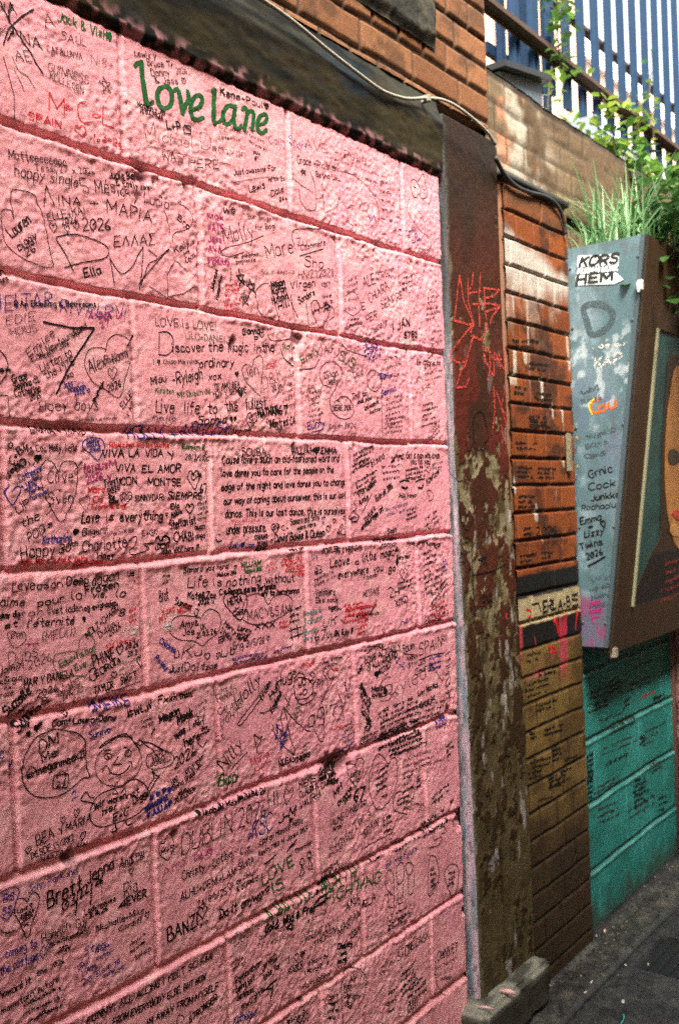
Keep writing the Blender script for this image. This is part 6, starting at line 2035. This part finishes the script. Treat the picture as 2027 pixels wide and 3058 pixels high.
# ================================================================== GROUND
def pav_h(X, Y): return 0.004*fbm(X*6, Y*6, 3, 231)+0.0015*fbm(X*45, Y*45, 3, 232) - 0.010*np.exp(-(np.abs(Y+0.145+0.006*fbm(X*5, Y*0, 2, 233))/0.006)**4) + 0.012*sstep(-0.04, 0.0, Y) - 0.006*np.exp(-(np.abs(Y+0.52)/0.007)**4)
def pav_col(X, Y):
    c = lerp(col1([0.0310, 0.0280, 0.0200], X), col1([0.0525, 0.0490, 0.0360], X), sstep(-0.2, 0.3, fbm(X*9, Y*12, 4, 234)))
    c = lerp(c, col1([0.0750, 0.0675, 0.0500], X), 0.7*sstep(-0.06, -0.10, Y)*sstep(-0.143, -0.13, Y)*sstep(-0.3, 0.3, fbm(X*10, Y*10, 3, 235)))
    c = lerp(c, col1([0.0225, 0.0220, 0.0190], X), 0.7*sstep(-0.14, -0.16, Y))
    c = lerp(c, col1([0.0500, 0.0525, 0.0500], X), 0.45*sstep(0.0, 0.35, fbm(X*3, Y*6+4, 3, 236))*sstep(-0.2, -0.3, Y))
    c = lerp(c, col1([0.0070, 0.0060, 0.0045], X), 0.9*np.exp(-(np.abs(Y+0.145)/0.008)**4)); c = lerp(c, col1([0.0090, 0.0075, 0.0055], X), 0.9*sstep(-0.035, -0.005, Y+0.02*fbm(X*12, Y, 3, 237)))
    cr = np.abs(fbm(X*3.5, Y*9, 4, 239)); c = lerp(c, col1([0.006, 0.0055, 0.004], X), 0.8*sstep(0.022, 0.006, cr)*(Y < -0.15)); c = lerp(c, col1([0.014, 0.013, 0.010], X), 0.7*sstep(0.1, 0.4, fbm(X*5, Y*11, 4, 240)))
    return lerp(c, col1([0.1100, 0.1050, 0.0850], X), 0.4*sstep(0.93, 0.96, vn(X*60, Y*60, 238)))
DR = (2.885, 3.185, -0.44, -0.185)
def pav_to(U, V):
    inn = sstep(0.004, 0.0, np.maximum(np.maximum(DR[0]-U, U-DR[1]), np.maximum(DR[2]-V, V-DR[3])))
    return np.stack([U, V, pav_h(U, V)-0.03*inn], -1)
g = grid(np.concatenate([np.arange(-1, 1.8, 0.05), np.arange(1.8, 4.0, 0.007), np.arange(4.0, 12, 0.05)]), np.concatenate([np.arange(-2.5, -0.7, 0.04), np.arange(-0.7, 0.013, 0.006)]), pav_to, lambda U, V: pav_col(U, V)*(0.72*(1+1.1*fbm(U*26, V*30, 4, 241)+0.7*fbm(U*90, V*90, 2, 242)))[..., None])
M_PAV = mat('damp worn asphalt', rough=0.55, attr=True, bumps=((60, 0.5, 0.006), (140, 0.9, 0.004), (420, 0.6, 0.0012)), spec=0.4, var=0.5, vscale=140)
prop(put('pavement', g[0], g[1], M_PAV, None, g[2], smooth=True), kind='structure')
m_ = MB(); m_.add([(-300, -300, -0.06), (300, -300, -0.06), (300, 300, -0.06), (-300, 300, -0.06)], [(0, 1, 2, 3)])
prop(m_.build('ground', mat('plain ground', (0.07, 0.065, 0.05), 0.9, var=0.2, vscale=2)), kind='structure')
dc = empty('drain_cover', ((DR[0]+DR[1])/2, (DR[2]+DR[3])/2, -0.03), 'square black drain cover sunk in the pavement', 'drain cover')
m_ = MB(); m_.box(DR[0]+0.004, DR[1]-0.004, DR[2]+0.004, DR[3]-0.004, -0.05, -0.018, ch=0.002); m_.build('plate', mat('black iron', (0.008, 0.008, 0.008), 0.6), dc)
m_ = MB()
for k in range(7): y = DR[2]+0.03+k*0.032; m_.box(DR[0]+0.03, DR[1]-0.03, y, y+0.012, -0.0185, -0.015)
m_.build('tread_bars', mat('iron bars', (0.012, 0.012, 0.012), 0.5), dc)
M_BUTT = mat('cigarette paper', (0.55, 0.50, 0.42), 0.8); M_SCRAP = mat('pale scrap', (0.55, 0.5, 0.45), 0.7); M_PINKS = mat('pink scrap', (0.6, 0.38, 0.30), 0.7)
def bit(name, px, L, r, az, m, label, cat):
    p = onZ(*px, 0.0); z = float(pav_h(p[0], p[1]))+r*0.8; d = np.array([math.cos(az), math.sin(az), 0])*L/2; q = MB(); q.tube([p*[1, 1, 0]+[0, 0, z]-d, p*[1, 1, 0]+[0, 0, z]-d*.3, p*[1, 1, 0]+[0, 0, z]+d*.4, p*[1, 1, 0]+[0, 0, z]+d], [r*.9, r, r, r*.8], 7); prop(q.build(name, m, None, True), label, cat)
bit('paper_scrap', (1805, 2787), 0.0150, 0.0042, 0.3, M_PINKS, 'pinkish scrap on the pavement near the foot of the teal wall', 'litter')
bit('cigarette_butt', (1780, 2802), 0.0120, 0.0021, 0.5, M_BUTT, 'tan cigarette butt lying beside the pinkish scrap', 'litter')
bit('cigarette_butt', (1765, 2934), 0.0165, 0.0024, 0.2, M_BUTT, 'white cigarette butt on the pale strip of pavement along the wall', 'litter')
bit('cigarette_butt', (1747, 2966), 0.0120, 0.0021, -0.1, M_BUTT, 'short white butt on the groove in the pavement', 'litter')
bit('pebble', (1859, 2994), 0.0120, 0.0042, 0.4, M_SCRAP, 'pale pebble sitting in a dark wet dip of the pavement', 'pebble')
bit('pebble', (1934, 2882), 0.0090, 0.0028, 0.4, M_SCRAP, 'tiny pale chip at the corner of the drain cover', 'pebble')
bit('pebble', (1866, 2884), 0.0075, 0.0028, 0.9, M_SCRAP, 'tiny pale chip on the bare pavement before the drain cover', 'pebble')
rr = random.Random(77); m_ = MB()
for i in range(420):
    x = rr.uniform(2.3, 4.0); y = -abs(rr.gauss(0.0, 0.05))-0.004 if i % 3 else rr.uniform(-0.65, -0.05); sx = rr.uniform(0.0012, 0.005); sy = rr.uniform(0.001, 0.003); z = float(pav_h(np.array(x), np.array(y))); a_ = rr.random()*3.1; ca, sa = math.cos(a_), math.sin(a_)
    P4 = [(x+ca*u*sx-sa*v_*sy, y+sa*u*sx+ca*v_*sy, z-0.001) for u, v_ in ((-1, -1), (1, -.8), (1.1, .9), (-.9, 1))]; k_ = rr.choice([(0.02, 0.016, 0.01)]*5+[(0.06, 0.05, 0.03)]*4+[(0.2, 0.18, 0.13)])
    m_.prism(P4, (0, 0, rr.uniform(0.002, 0.0045)), k_)
prop(m_.build('debris', mat('dirt and chips', rough=0.9, attr=True, var=0.3), None, False, True), kind='stuff')
q = MB(); P = [onZ(x, y, 0.0) for x, y in ((1857, 3032), (1861, 3036), (1861, 3046), (1857, 3056), (1852, 3064))]; q.tube(spline3([p+[0, 0, 0.004] for p in P], 5), 0.0012, 6); prop(q.build('thread', mat('cyan thread', (0.02, 0.5, 0.4), 0.5), None, True), 'short curl of turquoise thread on the pavement', 'thread')
